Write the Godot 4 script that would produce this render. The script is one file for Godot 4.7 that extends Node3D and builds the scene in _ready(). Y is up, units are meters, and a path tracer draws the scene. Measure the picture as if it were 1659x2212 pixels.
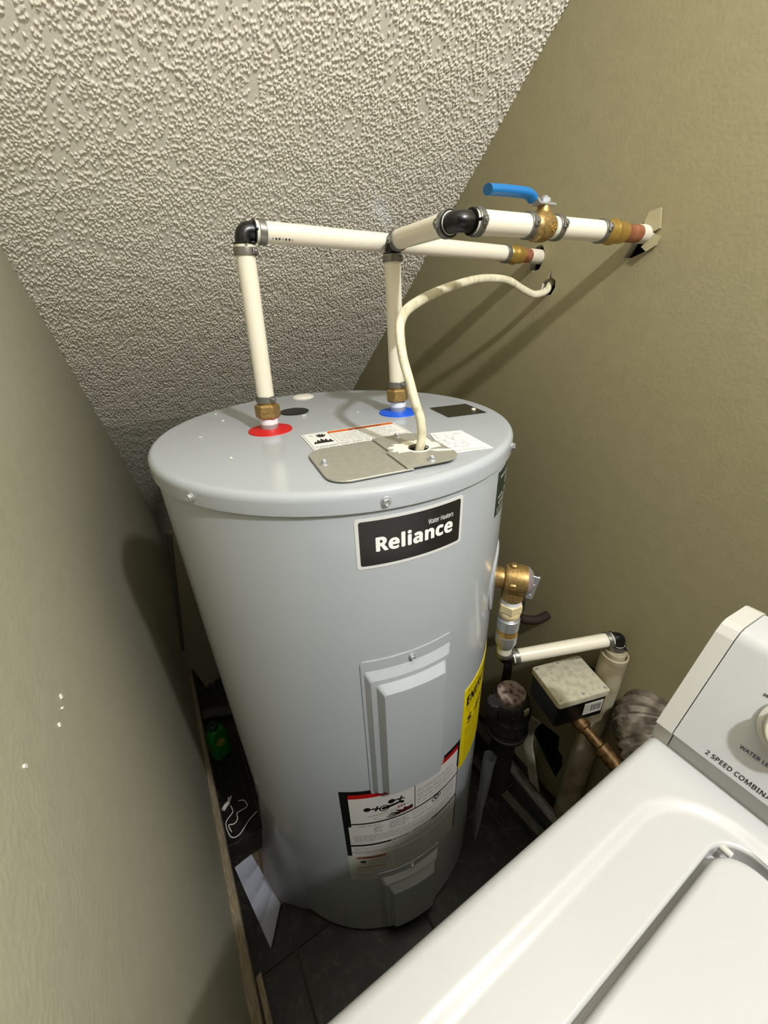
extends Node3D
# A water heater under a staircase beside a washing machine.  x: towards the wall with the pipes, -z: deeper under the stairs.

const TAN_S := 0.8246          # fall of the sloped ceiling
const CEIL_Y := 1.4031         # its height at z = CEIL_Z
const CEIL_Z := -0.8379
const XR := 0.68               # face of the right wall
const TANK := Vector3(0.2423, 0.0, -0.5667)
const TANK_TURN := -7.5
const TOP := 1.0586            # top of the heater
const DECK := 0.82             # top of the washer

var rng := RandomNumberGenerator.new()
var M := {}
var taken := {}

# ------------------------------------------------------------------ mesh helper
class MB:
	var v := PackedVector3Array()
	var uv := PackedVector2Array()

	func tri(a: Vector3, b: Vector3, c: Vector3, ua := Vector2.ZERO, ub := Vector2.ZERO, uc := Vector2.ZERO) -> void:
		v.append(a); v.append(b); v.append(c)
		uv.append(ua); uv.append(ub); uv.append(uc)

	func quad(a: Vector3, b: Vector3, c: Vector3, d: Vector3, ua := Vector2.ZERO, ub := Vector2.ZERO, uc := Vector2.ZERO, ud := Vector2.ZERO) -> void:
		tri(a, b, c, ua, ub, uc)
		tri(a, c, d, ua, uc, ud)

	func oquad(a: Vector3, b: Vector3, c: Vector3, d: Vector3, mid: Vector3) -> void:
		var n := (b - a).cross(d - a) + (c - b).cross(d - c)
		if n.dot((a + b + c + d) / 4.0 - mid) < 0.0:
			quad(a, d, c, b)
		else:
			quad(a, b, c, d)

	func add(o: MB, t := Transform3D()) -> void:
		for i in o.v.size():
			v.append(t * o.v[i])
			uv.append(o.uv[i])

	func mesh(to_local := Transform3D(), angle := 40.0) -> ArrayMesh:
		var n := v.size() / 3
		var fn := PackedVector3Array()
		fn.resize(n)
		var at := {}
		for i in n:
			var a := v[i * 3]
			var c := (v[i * 3 + 1] - a).cross(v[i * 3 + 2] - a)
			fn[i] = c
			for k in 3:
				var q := v[i * 3 + k]
				var key := Vector3i(roundi(q.x * 40000.0), roundi(q.y * 40000.0), roundi(q.z * 40000.0))
				if not at.has(key):
					at[key] = PackedInt32Array()
				at[key].append(i)
		var P := PackedVector3Array()
		var N := PackedVector3Array()
		var U := PackedVector2Array()
		var lim := cos(deg_to_rad(angle))
		var tb := to_local.basis
		for i in n:
			if fn[i].length_squared() < 1e-22:
				continue
			var f := fn[i].normalized()
			for k in [0, 2, 1]:
				var q := v[i * 3 + k]
				var key := Vector3i(roundi(q.x * 40000.0), roundi(q.y * 40000.0), roundi(q.z * 40000.0))
				var s := Vector3.ZERO
				for j in at[key]:
					var g := fn[j]
					if g.length_squared() > 1e-22 and g.normalized().dot(f) > lim:
						s += g
				P.append(to_local * q)
				N.append((tb * s.normalized()).normalized())
				U.append(uv[i * 3 + k])
		var arr := []
		arr.resize(Mesh.ARRAY_MAX)
		arr[Mesh.ARRAY_VERTEX] = P
		arr[Mesh.ARRAY_NORMAL] = N
		arr[Mesh.ARRAY_TEX_UV] = U
		var m := ArrayMesh.new()
		m.add_surface_from_arrays(Mesh.PRIMITIVE_TRIANGLES, arr)
		return m

# ------------------------------------------------------------------ shapes
func aim(pos: Vector3, axis: Vector3, twist := 0.0) -> Transform3D:
	# a transform whose y runs along axis
	var y := axis.normalized()
	var h := Vector3(0, 0, 1) if absf(y.z) < 0.9 else Vector3(1, 0, 0)
	var x := y.cross(h).normalized()
	var z := x.cross(y)
	return Transform3D(Basis(x, y, z).rotated(y, deg_to_rad(twist)), pos)

func lathe(m: MB, prof: Array, seg := 40, t := Transform3D(), a0 := 0.0, a1 := TAU) -> void:
	for j in seg:
		var p := a0 + (a1 - a0) * j / seg
		var q := a0 + (a1 - a0) * (j + 1) / seg
		for i in prof.size() - 1:
			var A: Vector2 = prof[i]
			var B: Vector2 = prof[i + 1]
			var pa := t * Vector3(A.x * sin(p), A.y, A.x * cos(p))
			var qa := t * Vector3(A.x * sin(q), A.y, A.x * cos(q))
			var pb := t * Vector3(B.x * sin(p), B.y, B.x * cos(p))
			var qb := t * Vector3(B.x * sin(q), B.y, B.x * cos(q))
			if A.x > 1e-6:
				m.tri(pa, qa, qb)
			if B.x > 1e-6:
				m.tri(pa, qb, pb)

func can(m: MB, r: float, h0: float, h1: float, t := Transform3D(), seg := 36, b := 0.0006) -> void:
	lathe(m, [Vector2(0, h0), Vector2(r - b, h0), Vector2(r, h0 + b), Vector2(r, h1 - b), Vector2(r - b, h1), Vector2(0, h1)], seg, t)

func smooth(pts: Array, n := 6) -> PackedVector3Array:
	var out := PackedVector3Array()
	for i in pts.size() - 1:
		var p0: Vector3 = pts[maxi(i - 1, 0)]
		var p1: Vector3 = pts[i]
		var p2: Vector3 = pts[i + 1]
		var p3: Vector3 = pts[mini(i + 2, pts.size() - 1)]
		for k in n:
			out.append(p1.cubic_interpolate(p2, p0, p3, float(k) / n))
	out.append(pts[pts.size() - 1])
	return out

func tube(m: MB, pts: PackedVector3Array, r: float, seg := 20, caps := true, flat := 1.0, radii := PackedFloat32Array()) -> void:
	var rings := []
	var t0 := (pts[1] - pts[0]).normalized()
	var n := t0.cross(Vector3(0.21, 0.95, 0.17)).normalized()
	for i in pts.size():
		var t := (pts[mini(i + 1, pts.size() - 1)] - pts[maxi(i - 1, 0)]).normalized()
		n = (n - t * n.dot(t)).normalized()
		var b := t.cross(n)
		var ring := PackedVector3Array()
		var rr := r if radii.is_empty() else radii[i]
		for k in seg:
			var a := TAU * k / seg
			ring.append(pts[i] + (n * cos(a) + b * sin(a) * flat) * rr)
		rings.append(ring)
	for i in rings.size() - 1:
		for k in seg:
			var k2 := (k + 1) % seg
			m.quad(rings[i][k], rings[i][k2], rings[i + 1][k2], rings[i + 1][k])
	if caps:
		var last := rings.size() - 1
		for k in seg:
			var k2 := (k + 1) % seg
			m.tri(pts[0], rings[0][k2], rings[0][k])
			m.tri(pts[last], rings[last][k], rings[last][k2])

func rod(m: MB, a: Vector3, b: Vector3, r: float, seg := 28) -> void:
	can(m, r, 0.0, a.distance_to(b), aim(a, b - a), seg, minf(0.0006, r * 0.2))

func box(m: MB, size: Vector3, t := Transform3D(), b := 0.001) -> void:
	var h := size / 2.0
	b = minf(b, minf(h.x, minf(h.y, h.z)) * 0.6)
	var mid := t.origin
	var c := func(ax: int, s: Vector3) -> Vector3:
		var p := Vector3(s.x * (h.x - b), s.y * (h.y - b), s.z * (h.z - b))
		p[ax] = s[ax] * h[ax]
		return t * p
	for ax in 3:
		var u := (ax + 1) % 3
		var w := (ax + 2) % 3
		for s in [-1.0, 1.0]:
			var q := []
			for k in [[-1.0, -1.0], [1.0, -1.0], [1.0, 1.0], [-1.0, 1.0]]:
				var e := Vector3.ZERO
				e[ax] = s; e[u] = k[0]; e[w] = k[1]
				q.append(c.call(ax, e))
			m.oquad(q[0], q[1], q[2], q[3], mid)
		for s in [[-1.0, -1.0], [1.0, -1.0], [1.0, 1.0], [-1.0, 1.0]]:
			var e := Vector3.ZERO
			e[u] = s[0]; e[w] = s[1]
			var f := e
			e[ax] = -1.0; f[ax] = 1.0
			m.oquad(c.call(u, e), c.call(u, f), c.call(w, f), c.call(w, e), mid)
	for sx in [-1.0, 1.0]:
		for sy in [-1.0, 1.0]:
			for sz in [-1.0, 1.0]:
				var e := Vector3(sx, sy, sz)
				var p: Vector3 = c.call(0, e)
				var q: Vector3 = c.call(1, e)
				var r: Vector3 = c.call(2, e)
				if (q - p).cross(r - p).dot((p + q + r) / 3.0 - mid) < 0.0:
					m.tri(p, r, q)
				else:
					m.tri(p, q, r)

func bar(m: MB, lo: Vector3, hi: Vector3, b := 0.001) -> void:
	box(m, hi - lo, Transform3D(Basis(), (lo + hi) / 2.0), b)

func ccw(poly: PackedVector2Array) -> PackedVector2Array:
	var a := 0.0
	for i in poly.size():
		var p := poly[i]
		var q := poly[(i + 1) % poly.size()]
		a += p.x * q.y - q.x * p.y
	var out := poly.duplicate()
	if a < 0.0:
		out.reverse()
	return out

func prism(m: MB, poly: PackedVector2Array, z0: float, z1: float, t := Transform3D(), b := 0.0) -> void:
	# a polygon in the local xy plane given depth along z; uv lies over its bounding box; b rounds the front edge
	poly = ccw(poly)
	var lo := poly[0]
	var hi := poly[0]
	for p in poly:
		lo = lo.min(p)
		hi = hi.max(p)
	var w := func(p: Vector2) -> Vector2: return Vector2((p.x - lo.x) / maxf(hi.x - lo.x, 1e-6), 1.0 - (p.y - lo.y) / maxf(hi.y - lo.y, 1e-6))
	var top := poly
	if b > 0.0:
		var off := Geometry2D.offset_polygon(poly, -b, Geometry2D.JOIN_MITER)
		if off.size() == 1 and off[0].size() == poly.size():
			top = ccw(off[0])
			# line the inset loop up with the outline
			var best := 0
			for k in top.size():
				if top[k].distance_to(poly[0]) < top[best].distance_to(poly[0]):
					best = k
			var turned := PackedVector2Array()
			for k in top.size():
				turned.append(top[(k + best) % top.size()])
			top = turned
		else:
			b = 0.0
	var ix := Geometry2D.triangulate_polygon(top)
	for i in range(0, ix.size(), 3):
		var a := top[ix[i]]
		var c := top[ix[i + 1]]
		var d := top[ix[i + 2]]
		if (c - a).cross(d - a) < 0.0:
			var s := c
			c = d
			d = s
		m.tri(t * Vector3(a.x, a.y, z1), t * Vector3(c.x, c.y, z1), t * Vector3(d.x, d.y, z1), w.call(a), w.call(c), w.call(d))
	var iy := Geometry2D.triangulate_polygon(poly)
	for i in range(0, iy.size(), 3):
		var a := poly[iy[i]]
		var c := poly[iy[i + 1]]
		var d := poly[iy[i + 2]]
		if (c - a).cross(d - a) < 0.0:
			var s := c
			c = d
			d = s
		m.tri(t * Vector3(a.x, a.y, z0), t * Vector3(d.x, d.y, z0), t * Vector3(c.x, c.y, z0))
	for i in poly.size():
		var k := (i + 1) % poly.size()
		var p := poly[i]
		var q := poly[k]
		m.quad(t * Vector3(p.x, p.y, z0), t * Vector3(q.x, q.y, z0), t * Vector3(q.x, q.y, z1 - b), t * Vector3(p.x, p.y, z1 - b))
		if b > 0.0:
			m.quad(t * Vector3(p.x, p.y, z1 - b), t * Vector3(q.x, q.y, z1 - b), t * Vector3(top[k].x, top[k].y, z1), t * Vector3(top[i].x, top[i].y, z1))

func rrect(w: float, h: float, r: float, k := 6) -> PackedVector2Array:
	var out := PackedVector2Array()
	for c in [[1, 1, 0.0], [-1, 1, 90.0], [-1, -1, 180.0], [1, -1, 270.0]]:
		for i in k + 1:
			var a := deg_to_rad(c[2] + 90.0 * i / k)
			out.append(Vector2(c[0] * (w / 2 - r) + r * cos(a), c[1] * (h / 2 - r) + r * sin(a)))
	return out

func ellipse(rx: float, ry: float, n := 40, wob := 0.0) -> PackedVector2Array:
	var out := PackedVector2Array()
	for i in n:
		var a := TAU * i / n
		var k := 1.0 + wob * rng.randf_range(-1, 1)
		out.append(Vector2(rx * cos(a), ry * sin(a)) * k)
	return out

func cyl_loft(m: MB, rings: Array, mid_cols := 14, edge := 6) -> void:
	# rounded rectangles laid round the heater: [deg0, deg1, y0, y1, radius, corner]; the last one is filled
	var loops := []
	var cols := []
	for g in rings:
		var r: float = g[4]
		var a0 := deg_to_rad(g[0])
		var a1 := deg_to_rad(g[1])
		var w := (a1 - a0) * r
		var cr: float = g[5]
		var xs := PackedFloat32Array()
		for k in edge:
			xs.append(cr * (1.0 - cos(PI / 2 * k / edge)))
		for k in mid_cols + 1:
			xs.append(cr + (w - 2 * cr) * k / mid_cols)
		for k in edge:
			xs.append(w - cr * (1.0 - cos(PI / 2 * (edge - 1 - k) / edge)))
		var bot := PackedVector3Array()
		var top := PackedVector3Array()
		for x in xs:
			var e := minf(x, w - x)
			var dy := 0.0 if e >= cr else cr - sqrt(maxf(0.0, cr * cr - (cr - e) * (cr - e)))
			var a := a0 + x / r
			bot.append(Vector3(r * sin(a), g[2] + dy, r * cos(a)))
			top.append(Vector3(r * sin(a), g[3] - dy, r * cos(a)))
		cols.append([bot, top, xs, w])
		var loop := bot.duplicate()
		for k in range(top.size() - 1, -1, -1):
			loop.append(top[k])
		loops.append(loop)
	for i in loops.size() - 1:
		var A: PackedVector3Array = loops[i]
		var B: PackedVector3Array = loops[i + 1]
		for k in A.size():
			var k2 := (k + 1) % A.size()
			m.quad(A[k], A[k2], B[k2], B[k])
	var last: Array = cols[cols.size() - 1]
	var g: Array = rings[rings.size() - 1]
	var hh: float = g[3] - g[2]
	for k in last[0].size() - 1:
		var u0: float = last[2][k] / last[3]
		var u1: float = last[2][k + 1] / last[3]
		var b0: Vector3 = last[0][k]
		var b1: Vector3 = last[0][k + 1]
		var t1: Vector3 = last[1][k + 1]
		var t0: Vector3 = last[1][k]
		m.quad(b0, b1, t1, t0, Vector2(u0, (g[3] - b0.y) / hh), Vector2(u1, (g[3] - b1.y) / hh), Vector2(u1, (g[3] - t1.y) / hh), Vector2(u0, (g[3] - t0.y) / hh))

func rr_loft(m: MB, rings: Array, k := 8, fill := true) -> void:
	# rounded rectangles in the xz plane: [x0, x1, z0, z1, y, corner], lofted one to the next
	var loops := []
	for g in rings:
		var loop := PackedVector3Array()
		var cx: float = (g[0] + g[1]) / 2.0
		var cz: float = (g[2] + g[3]) / 2.0
		for p in rrect(g[1] - g[0], g[3] - g[2], maxf(g[5], 1e-4), k):
			loop.append(Vector3(cx + p.x, g[4], cz - p.y))
		loops.append(loop)
	for i in loops.size() - 1:
		for j in loops[i].size():
			var j2: int = (j + 1) % loops[i].size()
			m.quad(loops[i][j], loops[i][j2], loops[i + 1][j2], loops[i + 1][j])
	if fill:
		var L: PackedVector3Array = loops[loops.size() - 1]
		var c := Vector3.ZERO
		for p in L:
			c += p / L.size()
		for j in L.size():
			m.tri(c, L[j], L[(j + 1) % L.size()])

# ------------------------------------------------------------------ naming and placing
func numbered(called: String) -> String:
	var n: int = taken.get(called, 0)
	taken[called] = n + 1
	return called if n == 0 else "%s_%03d" % [called, n]

func thing(called: String, label: String, category: String, at := Vector3.ZERO, turn := 0.0, group := "") -> Node3D:
	var o := Node3D.new()
	o.name = numbered(called)
	add_child(o, true)
	o.position = at
	o.rotation_degrees.y = turn
	o.set_meta("label", label)
	o.set_meta("category", category)
	if group:
		o.set_meta("group", group)
	return o

func place(n: Node) -> Transform3D:
	var t := Transform3D()
	while n != self:
		t = (n as Node3D).transform * t
		n = n.get_parent()
	return t

func put(called: String, m: MB, mat: Material, parent: Node, label := "", local := false, angle := 40.0) -> MeshInstance3D:
	# one part; its shape is given in the scene's axes, or in the parent's where local is set
	var o := MeshInstance3D.new()
	o.name = called
	o.mesh = m.mesh(Transform3D() if local else place(parent).affine_inverse(), angle)
	o.material_override = mat
	parent.add_child(o, true)
	o.cast_shadow = GeometryInstance3D.SHADOW_CASTING_SETTING_ON
	if label:
		o.set_meta("label", label)
	return o

func whole(called: String, m: MB, mat: Material, label: String, category: String, group := "", base := Vector3.INF) -> MeshInstance3D:
	# a thing that is one mesh
	var o := MeshInstance3D.new()
	o.name = numbered(called)
	add_child(o, true)
	if base == Vector3.INF:
		var lo := m.v[0]
		var hi := m.v[0]
		for q in m.v:
			lo = lo.min(q)
			hi = hi.max(q)
		base = Vector3((lo.x + hi.x) / 2, lo.y, (lo.z + hi.z) / 2)
	o.position = base
	o.mesh = m.mesh(Transform3D(Basis(), -base))
	o.material_override = mat
	o.set_meta("label", label)
	o.set_meta("category", category)
	if group:
		o.set_meta("group", group)
	return o

func struct(called: String, m: MB, mat: Material, label: String) -> MeshInstance3D:
	var o := MeshInstance3D.new()
	o.name = called
	o.mesh = m.mesh()
	o.material_override = mat
	add_child(o, true)
	o.set_meta("kind", "structure")
	o.set_meta("label", label)
	return o

# ------------------------------------------------------------------ materials and pictures
func mat(c: Color, rough := 0.5, metal := 0.0) -> StandardMaterial3D:
	var m := StandardMaterial3D.new()
	m.albedo_color = c
	m.roughness = rough
	m.metallic = metal
	return m

func noise(freq: float, oct := 3, seed_ := 1, type := FastNoiseLite.TYPE_SIMPLEX_SMOOTH) -> FastNoiseLite:
	var n := FastNoiseLite.new()
	n.noise_type = type
	n.frequency = freq
	n.fractal_octaves = oct
	n.seed = seed_
	if oct == 1:
		n.fractal_type = FastNoiseLite.FRACTAL_NONE
	return n

func ntex(n: FastNoiseLite, stops: Array, size := 512) -> NoiseTexture2D:
	var t := NoiseTexture2D.new()
	t.width = size
	t.height = size
	t.seamless = true
	t.noise = n
	var g := Gradient.new()
	var offs := PackedFloat32Array()
	var cols := PackedColorArray()
	for s in stops:
		offs.append(s[0])
		cols.append(s[1])
	g.offsets = offs
	g.colors = cols
	t.color_ramp = g
	return t

func nbump(n: FastNoiseLite, strength: float, size := 512) -> NoiseTexture2D:
	var t := NoiseTexture2D.new()
	t.width = size
	t.height = size
	t.seamless = true
	t.noise = n
	t.as_normal_map = true
	t.bump_strength = strength
	return t

func tri_map(m: StandardMaterial3D, per_metre: float, world := true) -> StandardMaterial3D:
	m.uv1_triplanar = true
	m.uv1_world_triplanar = world
	m.uv1_scale = Vector3.ONE * per_metre
	return m

func grey(v: float) -> Color:
	return Color(v, v, v)

func raster(img: Image, a: Vector2, b: Vector2, c: Vector2, col: Color) -> void:
	var x0 := maxi(0, floori(minf(a.x, minf(b.x, c.x))))
	var x1 := mini(img.get_width() - 1, ceili(maxf(a.x, maxf(b.x, c.x))))
	var y0 := maxi(0, floori(minf(a.y, minf(b.y, c.y))))
	var y1 := mini(img.get_height() - 1, ceili(maxf(a.y, maxf(b.y, c.y))))
	var area := (b - a).cross(c - a)
	if absf(area) < 1e-6:
		return
	for y in range(y0, y1 + 1):
		for x in range(x0, x1 + 1):
			var p := Vector2(x + 0.5, y + 0.5)
			var w0 := (b - a).cross(p - a) / area
			var w1 := (c - b).cross(p - b) / area
			var w2 := (a - c).cross(p - c) / area
			if w0 >= 0.0 and w1 >= 0.0 and w2 >= 0.0:
				img.set_pixel(x, y, col)

func fill(img: Image, pts: Array, col: Color) -> void:
	var P := PackedVector2Array(pts)
	var ix := Geometry2D.triangulate_polygon(P)
	for i in range(0, ix.size(), 3):
		raster(img, P[ix[i]], P[ix[i + 1]], P[ix[i + 2]], col)

func disc(img: Image, c: Vector2, r: float, col: Color, hole := 0.0) -> void:
	for y in range(maxi(0, int(c.y - r)), mini(img.get_height() - 1, int(c.y + r)) + 1):
		for x in range(maxi(0, int(c.x - r)), mini(img.get_width() - 1, int(c.x + r)) + 1):
			var d := Vector2(x + 0.5, y + 0.5).distance_to(c)
			if d <= r and d >= hole:
				img.set_pixel(x, y, col)

func stroke(img: Image, pts: Array, w: float, col: Color) -> void:
	for i in pts.size() - 1:
		var a: Vector2 = pts[i]
		var b: Vector2 = pts[i + 1]
		var n := (b - a).orthogonal().normalized() * w / 2
		raster(img, a + n, b + n, b - n, col)
		raster(img, a + n, b - n, a - n, col)

func rect(img: Image, x0: float, y0: float, x1: float, y1: float, col: Color) -> void:
	img.fill_rect(Rect2i(int(x0), int(y0), int(x1 - x0), int(y1 - y0)), col)

func letters(text: String, bold: bool, depth := 0.0, serif := false) -> TextMesh:
	var f := SystemFont.new()
	f.font_names = PackedStringArray(["Droid Serif" if serif else "Droid Sans"])
	f.font_weight = 700 if bold else 400
	var t := TextMesh.new()
	t.font = f
	t.text = text
	t.font_size = 64
	t.pixel_size = 0.01
	t.curve_step = 1.0
	t.depth = depth
	return t

func write(img: Image, text: String, x0: float, base: float, width: float, height: float, col: Color, bold := true, slant := 0.0, swell := 0.0) -> void:
	# prints text into the box that starts at x0 and stands on the line base
	var t := letters(text, bold)
	var a := t.surface_get_arrays(0)
	var P: PackedVector3Array = a[Mesh.ARRAY_VERTEX]
	var I: PackedInt32Array = a[Mesh.ARRAY_INDEX]
	var lo := Vector2(1e9, 1e9)
	var hi := -lo
	for p in P:
		lo = lo.min(Vector2(p.x, p.y))
		hi = hi.max(Vector2(p.x, p.y))
	var s := Vector2(width / (hi.x - lo.x), height / (hi.y - lo.y))
	for i in range(0, I.size(), 3):
		var q := []
		for k in 3:
			var p := P[I[i + k]]
			var y := (p.y - lo.y) * s.y
			q.append(Vector2(x0 + (p.x - lo.x) * s.x + y * slant, base - y))
		if swell > 0.0:
			for d in [Vector2(swell, 0), Vector2(-swell, 0), Vector2(0, swell), Vector2(0, -swell)]:
				raster(img, q[0] + d, q[1] + d, q[2] + d, col)
		raster(img, q[0], q[1], q[2], col)

func fine_print(img: Image, x0: float, y0: float, x1: float, y1: float, row: float, th: float, col: Color, ragged := 0.25) -> void:
	# lines of print too small to read: word-long runs of little strokes
	var y := y0
	while y + th < y1:
		var x := x0
		var stop := x1 - (x1 - x0) * ragged * rng.randf()
		while x < stop:
			var w := rng.randf_range(2.0, 7.0) * th
			var e := minf(x + w, stop)
			var q := x
			while q < e:
				var hgt := th * rng.randf_range(0.55, 1.0)
				rect(img, q, y + th - hgt, q + maxf(1.0, th * 0.45), y + th, col)
				q += maxf(2.0, th * 0.75)
			x = e + th * 1.1
		y += row

func pic(img: Image, rough := 0.4) -> StandardMaterial3D:
	img.generate_mipmaps()
	var m := mat(Color.WHITE, rough)
	m.albedo_texture = ImageTexture.create_from_image(img)
	m.texture_repeat = false
	return m

func sheet(w: int, h: int, col: Color) -> Image:
	var i := Image.create(w, h, false, Image.FORMAT_RGB8)
	i.fill(col)
	return i

func make_materials() -> void:
	# walls: olive paint with a fine orange-peel
	var wall := mat(Color(0.625, 0.590, 0.450), 0.5)
	wall.normal_enabled = true
	wall.normal_texture = nbump(noise(0.09, 3, 5), 2.0)
	wall.normal_scale = 0.16
	wall.albedo_texture = ntex(noise(0.02, 4, 9), [[0.0, grey(0.965)], [1.0, grey(1.0)]])
	M.wall = tri_map(wall, 3.0)
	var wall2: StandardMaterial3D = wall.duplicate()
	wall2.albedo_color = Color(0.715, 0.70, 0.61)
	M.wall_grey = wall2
	M.ceiling = mat(Color(0.90, 0.875, 0.815), 0.85)
	M.ceiling_spray = mat(Color(1, 1, 1), 0.85)
	M.ceiling_spray.vertex_color_use_as_albedo = true
	var smear := mat(Color(0.93, 0.92, 0.90), 0.8)
	M.smear = smear
	M.gypsum = mat(Color(0.80, 0.77, 0.70), 0.9)
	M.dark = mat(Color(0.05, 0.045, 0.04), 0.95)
	# heater
	var grey_paint := mat(Color(0.685, 0.705, 0.722), 0.15)
	grey_paint.normal_enabled = true
	grey_paint.normal_texture = nbump(noise(0.05, 2, 3), 1.0)
	grey_paint.normal_scale = 0.03
	M.tank = tri_map(grey_paint, 6.0)
	M.pex = mat(Color(0.90, 0.875, 0.80), 0.33)
	M.pex.subsurf_scatter_enabled = true
	M.pex.subsurf_scatter_strength = 0.15
	M.black = mat(Color(0.035, 0.035, 0.038), 0.32)
	M.steel = mat(Color(0.52, 0.51, 0.49), 0.38, 0.75)
	M.zinc = mat(Color(0.74, 0.75, 0.76), 0.36, 0.65)
	var galv := mat(Color(0.72, 0.71, 0.66), 0.46, 0.45)
	galv.albedo_texture = ntex(noise(0.02, 4, 31), [[0.0, grey(0.92)], [1.0, grey(1.0)]])
	M.galv = tri_map(galv, 8.0)
	M.brass = mat(Color(0.80, 0.66, 0.36), 0.3, 0.8)
	var dull := mat(Color(0.74, 0.62, 0.40), 0.42, 0.7)
	dull.albedo_texture = ntex(noise(0.05, 3, 41), [[0.2, Color(0.75, 0.72, 0.66)], [0.8, Color(1, 1, 1)]])
	M.bronze = tri_map(dull, 8.0)
	var cop := mat(Color(0.78, 0.52, 0.40), 0.4, 0.65)
	cop.albedo_texture = ntex(noise(0.012, 3, 17), [[0.2, Color(0.80, 0.74, 0.70)], [0.7, Color(1, 1, 1)]])
	M.copper = tri_map(cop, 8.0)
	var tar := mat(Color(0.46, 0.36, 0.20), 0.5, 0.6)
	tar.albedo_texture = ntex(noise(0.02, 3, 43), [[0.2, Color(0.55, 0.5, 0.45)], [0.8, Color(1, 1, 1)]])
	M.tarnish = tri_map(tar, 8.0)
	var rust := mat(Color(1, 1, 1), 0.75)
	rust.albedo_texture = ntex(noise(0.03, 4, 77), [[0.2, Color(0.08, 0.045, 0.035)], [0.6, Color(0.16, 0.085, 0.06)], [0.8, Color(0.26, 0.17, 0.13)]])
	M.rust = tri_map(rust, 12.0)
	M.tape = mat(Color(0.92, 0.93, 0.95), 0.55)
	M.red = mat(Color(0.80, 0.06, 0.055), 0.45)
	M.blue = mat(Color(0.02, 0.36, 0.88), 0.42)
	M.lever_blue = mat(Color(0.05, 0.41, 0.66), 0.4)
	M.cream = mat(Color(0.87, 0.80, 0.62), 0.45)
	M.chip = mat(Color(0.93, 0.91, 0.85), 0.7)
	var cab := mat(Color(1, 1, 1), 0.5)
	cab.albedo_texture = ntex(noise(0.02, 4, 21), [[0.10, Color(0.60, 0.56, 0.45)], [0.35, Color(0.80, 0.77, 0.66)], [0.8, Color(0.87, 0.84, 0.74)]])
	M.cable = tri_map(cab, 5.0)
	# washer
	M.enamel = mat(Color(0.715, 0.715, 0.712), 0.22)
	M.enamel.normal_enabled = true
	M.enamel.normal_texture = nbump(noise(0.04, 2, 13), 1.0)
	M.enamel.normal_scale = 0.03
	tri_map(M.enamel, 5.0)
	M.plastic_white = mat(Color(0.76, 0.75, 0.72), 0.42)
	M.panel_white = mat(Color(0.735, 0.738, 0.735), 0.4)
	M.knob = mat(Color(0.88, 0.86, 0.77), 0.4)
	M.ink = mat(Color(0.05, 0.05, 0.06), 0.6)
	M.ink_blue = mat(Color(0.07, 0.12, 0.28), 0.6)
	# corner by the wall
	var pvc := mat(Color(1, 1, 1), 0.5)
	pvc.albedo_texture = ntex(noise(0.012, 5, 51), [[0.15, Color(0.56, 0.51, 0.40)], [0.45, Color(0.68, 0.64, 0.53)], [0.8, Color(0.74, 0.71, 0.61)]])
	M.pvc = tri_map(pvc, 2.5)
	var lid := mat(Color(1, 1, 1), 0.55)
	lid.albedo_texture = ntex(noise(0.03, 4, 61), [[0.1, Color(0.66, 0.63, 0.54)], [0.6, Color(0.75, 0.73, 0.64)]])
	M.lid = tri_map(lid, 4.0)
	var dirty := mat(Color(1, 1, 1), 0.6)
	dirty.albedo_texture = ntex(noise(0.06, 4, 71), [[0.3, Color(0.03, 0.03, 0.03)], [0.56, Color(0.08, 0.075, 0.07)], [0.72, Color(0.42, 0.40, 0.37)]])
	M.grime = tri_map(dirty, 14.0)
	var rustcap := mat(Color(1, 1, 1), 0.55)
	rustcap.albedo_texture = ntex(noise(0.010, 4, 82), [[0.2, Color(0.26, 0.14, 0.10)], [0.42, Color(0.55, 0.47, 0.42)], [0.7, Color(0.66, 0.60, 0.55)]])
	M.rustcap = tri_map(rustcap, 9.0)
	var duct := mat(Color(1, 1, 1), 0.5, 0.3)
	duct.albedo_texture = ntex(noise(0.014, 5, 91), [[0.25, Color(0.34, 0.30, 0.26)], [0.5, Color(0.50, 0.46, 0.41)], [0.75, Color(0.72, 0.68, 0.62)]])
	duct.normal_enabled = true
	duct.normal_texture = nbump(noise(0.012, 4, 92), 8.0)
	M.duct = tri_map(duct, 3.5)
	var wood := mat(Color(1, 1, 1), 0.7)
	wood.albedo_texture = ntex(noise(0.02, 4, 101), [[0.2, Color(0.47, 0.42, 0.33)], [0.5, Color(0.54, 0.48, 0.38)], [0.8, Color(0.62, 0.56, 0.46)]])
	M.wood = tri_map(wood, 3.0)
	M.wood.uv1_scale = Vector3(30, 30, 2.5)
	var oldwood := mat(Color(1, 1, 1), 0.8)
	oldwood.albedo_texture = ntex(noise(0.02, 4, 111), [[0.2, Color(0.20, 0.19, 0.16)], [0.8, Color(0.35, 0.33, 0.28)]])
	M.oldwood = tri_map(oldwood, 3.0)
	M.oldwood.uv1_scale = Vector3(22, 22, 2.5)
	M.tiles = []
	for k in 3:
		var tl := mat(Color(1, 1, 1), 0.35)
		var nz := noise(0.012, 5, 120 + k)
		nz.domain_warp_enabled = true
		nz.domain_warp_amplitude = 30.0
		tl.albedo_texture = ntex(nz, [[0.3, Color(0.05, 0.048, 0.045)], [0.55, Color(0.08, 0.076, 0.072)], [0.62, Color(0.20, 0.19, 0.175)], [0.68, Color(0.075, 0.07, 0.066)]])
		M.tiles.append(tri_map(tl, 3.0))
	M.grout = mat(Color(0.30, 0.28, 0.25), 0.9)
	M.paper = mat(Color(0.60, 0.61, 0.66), 0.7)
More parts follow.
